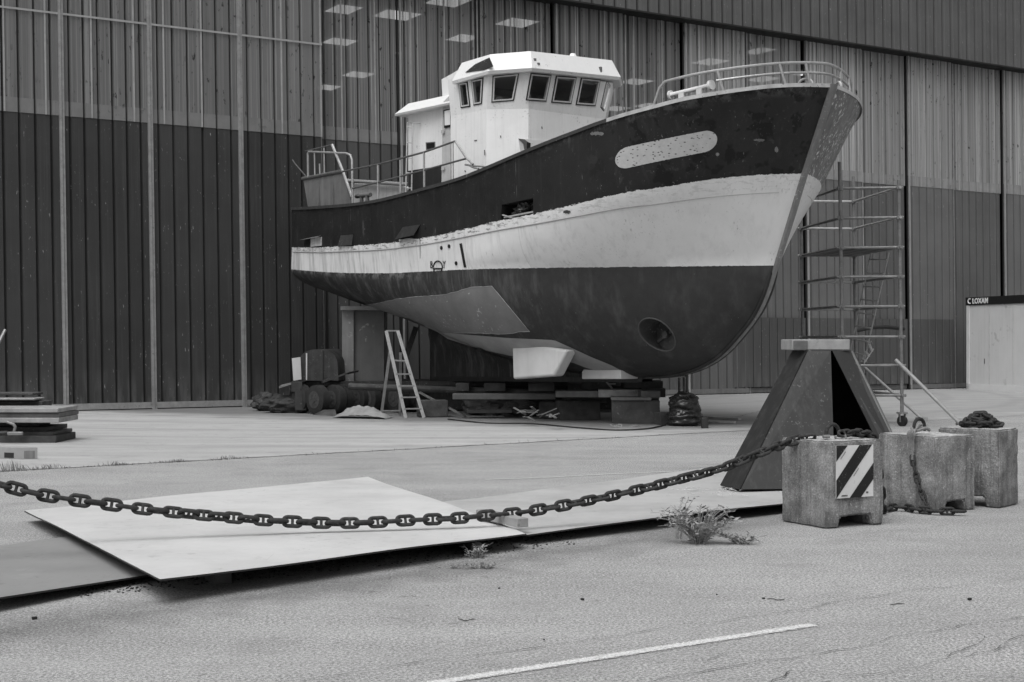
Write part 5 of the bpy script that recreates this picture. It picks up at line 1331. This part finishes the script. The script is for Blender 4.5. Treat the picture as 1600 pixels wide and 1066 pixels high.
# dark clutter under the boat
clut = mat('dark_clutter', .035, .015, .7, scale=8, bump=.8, bscale=20, speck=.4, speckc=.15, specks=20)
for x, y, r, sx, lb in ((762,648,.32,1.5,'crumpled dark sheeting beneath the long plank, left of centre'),(812,650,.25,1.5,'crumpled dark sheeting beneath the long plank, right of centre'),(414,641,.30,1.0,'rolled dark tarpaulin with an open end by the hangar door'),(442,644,.28,1.7,'slumped dark tarpaulin bundle beside the transporter')):
    q = gp(x, y+2); q.z = r*.62; q.y += r*.5
    tag(crumple(q, r, sx, .8, .75, 0, x*.1, .35).build('tarpaulin', clut, smooth=25), lb, 'tarpaulin')
mb = MB(); random.seed(21)
for k in range(22):
    a = gp(random.uniform(812,862), random.uniform(640,652), random.uniform(.02,.3)); mb.bar(a, a + Vector((random.uniform(-.3,.3), random.uniform(-.2,.2), random.uniform(-.12,.12))), .05, .015)
tag(mb.build('scrap_pile', timb), 'pile of broken laths and scrap under the boat', 'scrap')
tag(MB().hexa([gp(488,649), gp(526,651), gp(526,646), gp(494,645), py_(505,641,30.5), py_(524,641,30.3), py_(524,640,30.9), py_(505,640,30.9)]).build('wheel_chock', timbd, smooth=0), 'dark wedge shaped chock beside the transporter wheel', 'chock')
mb = MB(); g = []
for i in range(11):
    r = []
    for j in range(31):
        u, v = j/30, i/10; p = gp(519,654).lerp(gp(603,656), u) + Vector((.1*v,.75*v,0)); k = math.sin(math.pi*u)**.7*math.sin(math.pi*min(1,v*.9+.1))
        p.z = .02 + k*(.20 + .10*noise.noise(Vector((u*5, v*3, 1))) + .05*noise.noise(Vector((u*13, v*6, 5)))); r.append(p)
    g.append(r)
mb.grid(g); tag(mb.build('tarpaulin', mat('canvas', .26, .17, .8, scale=5), smooth=40), 'pale crumpled canvas heaped on the ground in front of the wheels', 'tarpaulin')
# refuse sack
bgm = mat('black_plastic', .022, .012, .28, scale=6, bump=.2, bscale=12, spec=.6)
bm = bmesh.new(); bmesh.ops.create_icosphere(bm, subdivisions=5, radius=1)
base = gp(1072,667); bs_h = .66
for v in bm.verts:
    d = v.co.copy(); z = (d.z+1)/2; rad = interp([(0,.27),(.1,.33),(.3,.34),(.45,.28),(.6,.30),(.78,.27),(.92,.16),(1,.03)], z); l = math.hypot(d.x, d.y) or 1e-6
    ww = .05*noise.noise(Vector((d.x*1.5, d.y*1.5, z*9))) + .028*noise.noise(Vector((d.x*3, d.y*3, z*26))) + .02*abs(noise.noise(Vector((d.x*6, d.y*6, z*12))))
    rr = (rad + ww)*min(1, l*3 if l < .33 else 1); v.co = Vector((d.x/l*rr, d.y/l*rr, max(.0, z)*bs_h + .02*noise.noise(d*4)))
me = bpy.data.meshes.new('refuse_sack'); 
for v in bm.verts: v.co += base + Vector((0,.3,0))
bm.to_mesh(me); bm.free(); me.materials.append(bgm)
for p in me.polygons: p.use_smooth = True
o = bpy.data.objects.new('refuse_sack', me); C.objects.link(o); tag(o, 'full black plastic refuse sack standing by the keel blocking', 'sack')
for x0,y0,x1,y1,lb in ((1102,658,1148,660,'nearer pale lath on the ground right of the sack'),(1104,652,1156,655,'further pale lath on the ground right of the sack')):
    tag(MB().bar(gp(x0,y0,.03), gp(x1,y1,.03), .09, .04).build('lath', mat('lath', .45,.3,.7), smooth=0), lb, 'lath')
tag(MB().cbox(gp(1101,661,.1), .12, .15, .2).build('small_can', steel, bevel=.01), 'small dark can beside the refuse sack', 'can')
tag(MB().cbox(gp(1038,654,.12), .3, .3, .24, .3).build('dark_box', timbd, bevel=.01), 'small dark box between crib block and sack', 'box')
mb = MB(); random.seed(8)
for k in range(14): a = gp(random.uniform(955,1003), random.uniform(664,668), .01); mb.bar(a, a+Vector((random.uniform(-.15,.15), random.uniform(-.1,.1), .02)), .02, .01)
tag(mb.build('debris', timbl), 'wood shavings and bits in front of the largest crib block', 'debris')

# ---------------- stack of boards at left
st = [(-90,88,681,692,22.3,timbd,'long dark beam at the very bottom of the left stack'),(-90,83,675,681,22.5,timb,'second beam up in the left stack'),(-90,75,667.5,675,22.6,timbd,'third dark beam up in the left stack'),
      (-90,92,653,661,22.2,timbl,'lowest of the three pale boards in the left stack'),(-90,93,645.5,652.5,22.25,timb,'middle of the three pale boards in the left stack'),(-90,91,638,645,22.2,timbl,'uppermost of the three pale boards in the left stack'),
      (-90,66,627,636,23.2,timbd,'dark thick board lying on the pale boards of the left stack'),(-90,54,622.5,625.5,23.0,timbl,'thin pale strip near the top of the left stack'),(-90,52,614,618,23.3,timbd,'topmost thin dark board of the left stack')]
for x0,x1,y0,y1,Y,m,lb in st: crib(x0, x1, y0, y1, Y, 1.0 if Y < 23 else .5, m, 'board', lb)['group'] = 'stacked boards at the left edge'
crib(-60, 60, 661, 667, 22.7, .6, timbd, 'spacer', 'dark spacers between the pale boards and beams of the left stack')
kb = thing('concrete_kerb', 'long pale concrete kerb unit with square recesses at the left edge', 'kerb', gp(20,718)); km = mat('kerb_concrete', .30, .22, .8, scale=3, speck=.5, speckc=.1, specks=20)
mb = MB(); a = gp(33,718.5); e_ = Vector((.94,.10,0)).normalized(); f_ = Vector((-.93,.36,0)).normalized()
mb.box(a, e_*.22, f_*2.6, (0,0,.17)); kbo = mb.build('kerb_body', km, kb, bevel=.01)
nfk = Vector((-f_.y*-1, 0, 0)); nk = Vector((f_.y, -f_.x, 0)); nk = -nk if nk.y > 0 else nk
for k in range(3): MB().box(a + f_*(.12+.34*k) + nk*.003 + Vector((0,0,.02)), f_*.16, -nk*.01, (0,0,.07)).build('recess', dkg, kbo, smooth=0)
MB().box(a + e_*.04 - Vector((-e_.y, e_.x, 0))*.004 + Vector((0,0,.02)), e_*.14, Vector((-e_.y, e_.x, 0))*.01, (0,0,.10)).build('recess', M['grey'], kbo, smooth=0)
tc_ = thing('clamp', 'small pale metal clamp hanging on the beams of the left stack', 'clamp', py_(22,678,22.1))
MB().tube([py_(11,659,22.1), py_(21,663,22.1), py_(24,667,22.1), py_(22,675,22.1)], .025, 8).build('handle', alu, tc_); MB().cyl(py_(-5,677,22.1), py_(12,676,22.1), .03, 10).build('screw', steel, tc_)
mb = MB(); mb.cbox(py_(24,677.5,22.08), .24, .05, .055); mb.build('jaw', alu, tc_, bevel=.01)
tag(MB().cyl(py_(8,516,30), py_(-14,560,29.5), .035, 8).build('pole', alu), 'pale pole leaning at the extreme left edge of the yard', 'pole')

# ---------------- weeds and litter
gm = mat('weed_leaf', .34, .22, .7, scale=25, bump=0); gd_ = mat('weed_dark', .20, .10, .8, scale=25, bump=0); stm = mat('weed_stem', .32, .2, .8, bump=0)
def plant(c, n_, h, spread, seed, label, name='weed', leaf=.044, cat='weed', group=None):
    rnd = random.Random(seed); t = thing(name, label, cat, c, group); sm2 = MB(); lm = MB()
    for k in range(n_):
        a = rnd.uniform(0, 2*math.pi); lean_ = rnd.uniform(.15, 1.0)*spread; hh = h*rnd.uniform(.45, 1.0); pts = []
        d = Vector((math.cos(a), math.sin(a)*.6, 0)); b0 = c + d*rnd.uniform(0,.06)
        for i in range(7):
            w = i/6; pts.append(b0 + d*lean_*w**1.2 + Vector((0,0,hh*math.sin(w*1.5)*(1-.25*w*lean_/spread))) + Vector((rnd.uniform(-1,1), rnd.uniform(-1,1), rnd.uniform(-1,1)))*.010*w)
        sm2.tube(pts, [.0035*(1-.6*i/6) for i in range(7)], 4)
        for i in range(1, 7):
            for _ in range(rnd.randint(1, 3)):
                p = pts[i-1].lerp(pts[i], rnd.random()); aa = rnd.uniform(0, 6.28); l = leaf*rnd.uniform(.5, 1.5); dv = Vector((math.cos(aa), math.sin(aa), rnd.uniform(-.2,.9))).normalized(); wv = dv.cross(Vector((rnd.uniform(-1,1), rnd.uniform(-1,1), 1))).normalized()*l*.17
                m_ = 0 if rnd.random() < .7 else 1
                lm.quad(p, p + dv*l*.5 + wv, p + dv*l, p + dv*l*.5 - wv, m_)
    sm2.build('stem', stm, t); lm.build('foliage', [gm, gd_], t, smooth=0); return t
plant(gp(1092,850), 75, .34, .36, 3, 'bushy dry weed growing in front of the grey plate')
plant(gp(1056,842), 7, .42, .26, 31, 'few tall thin stalks at the left of the bushy weed', leaf=.03)
plant(gp(1160,850), 16, .10, .24, 5, 'low trailing weed right of the bushy one')
plant(gp(745,872), 16, .12, .10, 7, 'small leafy weed around the log end', leaf=.03)
plant(gp(755,888), 22, .035, .22, 8, 'flat dark weed creeping on the asphalt below the log', leaf=.02)
plant(gp(700,888), 8, .03, .14, 18, 'tiny weed left of the creeping one', leaf=.015)
mb = MB(); rnd = random.Random(2)
for k in range(900):
    X = rnd.choice([rnd.gauss(-6.2,.35), rnd.gauss(-5.9,.5), rnd.gauss(-5.05,.09), rnd.gauss(-4.45,.12), rnd.gauss(-3.9,.2), rnd.uniform(-7,2.5)])
    q = e0 + ed*(X+6.27) + Vector((0, rnd.gauss(0,.05), 0)); hgt = rnd.uniform(.01,.10)*(1.3 if X < -5.4 else .6)*max(.15, .6+1.2*noise.noise(Vector((X*3,0,0)))); a = rnd.uniform(0,6.28); dv = Vector((math.cos(a), math.sin(a), 0))*rnd.uniform(0,.05); w = Vector((.003,0,0))
    mb.quad(q - w, q + w, q + dv*.6 + Vector((0,0,hgt*.7)) + w*.6, q + dv + Vector((0,0,hgt)))
tag(mb.build('grass', gd_, smooth=0), 'sparse grass tufts along the joint between concrete and asphalt', 'grass', kind='stuff')
mb = MB()
for x, y, s in ((910,938,.016),(1193,936,.012),(1515,938,.018),(428+50,868,.01),(780,920,.01),(850,1000,.008),(1120,930,.009),(54,968,.02),(700,870,.01)):
    q = gp(x, y); mb.cbox(q + Vector((0,0,s*.4)), s*1.4, s, s*.8, x)
tag(mb.build('pebbles', dkg, bevel=.002), 'scattered small dark pebbles on the asphalt in front', 'pebbles', kind='stuff')
def twig(x, y, ln, lb, seed):
    r = random.Random(seed); a = gp(x, y, .006); pts = [a + Vector((ln*i/6, .02*math.sin(i+seed), .004*r.random())) for i in range(7)]
    tag(MB().tube(pts, [.003]*6+[.001], 5).build('twig', timbd), lb, 'twig')
twig(1200, 937, .11, 'dark twig on the asphalt right of centre', 1); twig(716, 969, .10, 'thin twig on the asphalt near the left end of the white line', 2); twig(1390, 944, .09, 'thin pale twig on the asphalt at far right', 4)
rnd = random.Random(77); mb = MB()
for k in range(900):
    x = rnd.uniform(120, 900); y = 895 - (x-250)*.105 + rnd.uniform(2, 26)
    q = gp(x, y); s = rnd.uniform(.003,.011); mb.cbox(q + Vector((0,0,s*.3)), s*1.6, s, s*.7, rnd.random()*3)
tag(mb.build('gravel', clut, smooth=0), 'fine dirt and grit along the front of the steel plates', 'gravel', kind='stuff')

# more packing and stores under the boat, plus dark blocks standing in for shade
crib(655, 700, 626, 652, 29.6, .5, timbd, 'timber_beam', 'dark square block standing in for shade beneath the transporter tube right of the ladder', 10)  # added dark block, fills the shadowed gap below the tube
crib(842, 874, 628, 653, 29.2, .5, timbd, 'timber_beam', 'dark block standing in for shade left of the left crib block', -8)  # also added: a dark block in place of shade beside the crib
crib(730, 800, 640, 646, 29.4, .3, timb, 'board', 'thin brownish board on the floor below the long plank', 4)
crib(1002, 1032, 611, 622, 27.6, .5, timb, 'timber_beam', 'short brown beam end on the right top of the largest crib block', 6)
hz = thing('hose', 'thin dark hose trailing over the concrete in front of the crib blocks', 'hose', gp(900,664))
MB().tube(smoothpath([gp(700,655,.02), gp(760,661,.02), (gp(830,662,.02)), gp(900,668,.02), gp(960,672,.02), gp(1010,670,.02), gp(1040,664,.02)], 8), .014, 6).build('hose_run', dkg, hz)
# scratches and scuffs on the bright plate are welded tack marks and drag lines
pr_ = random.Random(12)
def on_plate(x, y): 
    c = [gp(38,797,.11), gp(575,745,.07), gp(822,832,.13), gp(250,906,.16)]
    n_ = (c[1]-c[0]).cross(c[3]-c[0]).normalized(); return rayplane(x, y, (c[0]+c[1]+c[2]+c[3])/4, n_, 0) + Vector((0,0,.016))
# ------------------------------------------------------------ world, sun, camera
import bpy
W_ = bpy.data.worlds.new('World'); bpy.context.scene.world = W_; W_.use_nodes = True
wn = W_.node_tree; wn.nodes.clear()
sky = wn.nodes.new('ShaderNodeTexSky'); sky.sky_type = 'NISHITA'; sky.sun_disc = False
SEL, SAZ = math.radians(62), math.radians(203)      # sun elevation; bearing it comes from (0 = +Y, clockwise)
sky.sun_elevation = SEL; sky.sun_rotation = SAZ; sky.air_density = 1.0; sky.dust_density = 6.0; sky.ozone_density = 1.0
bw = wn.nodes.new('ShaderNodeRGBToBW'); bg = wn.nodes.new('ShaderNodeBackground'); wo = wn.nodes.new('ShaderNodeOutputWorld')
wn.links.new(sky.outputs[0], bw.inputs[0]); wn.links.new(bw.outputs[0], bg.inputs[0]); bg.inputs[1].default_value = .15
wn.links.new(bg.outputs[0], wo.inputs[0])
sl = bpy.data.lights.new('sun', 'SUN'); sl.energy = 1.45; sl.angle = math.radians(55)
so = bpy.data.objects.new('sun', sl); C.objects.link(so)
sd = Vector((math.sin(SAZ)*math.cos(SEL), math.cos(SAZ)*math.cos(SEL), math.sin(SEL)))
so.rotation_euler = sd.to_track_quat('Z', 'Y').to_euler(); so.location = (0,0,30)
cd = bpy.data.cameras.new('camera'); cam = bpy.data.objects.new('camera', cd); C.objects.link(cam)
cam.location = (0, 0, EYE); cam.rotation_euler = (math.radians(90), 0, 0)
cd.sensor_width = 36; cd.lens = 50.0; cd.clip_end = 2000; cd.clip_start = .1
bpy.context.scene.camera = cam
vs = bpy.context.scene.view_settings; vs.view_transform = 'Standard'; vs.look = 'None'; vs.exposure = 0; vs.gamma = 1
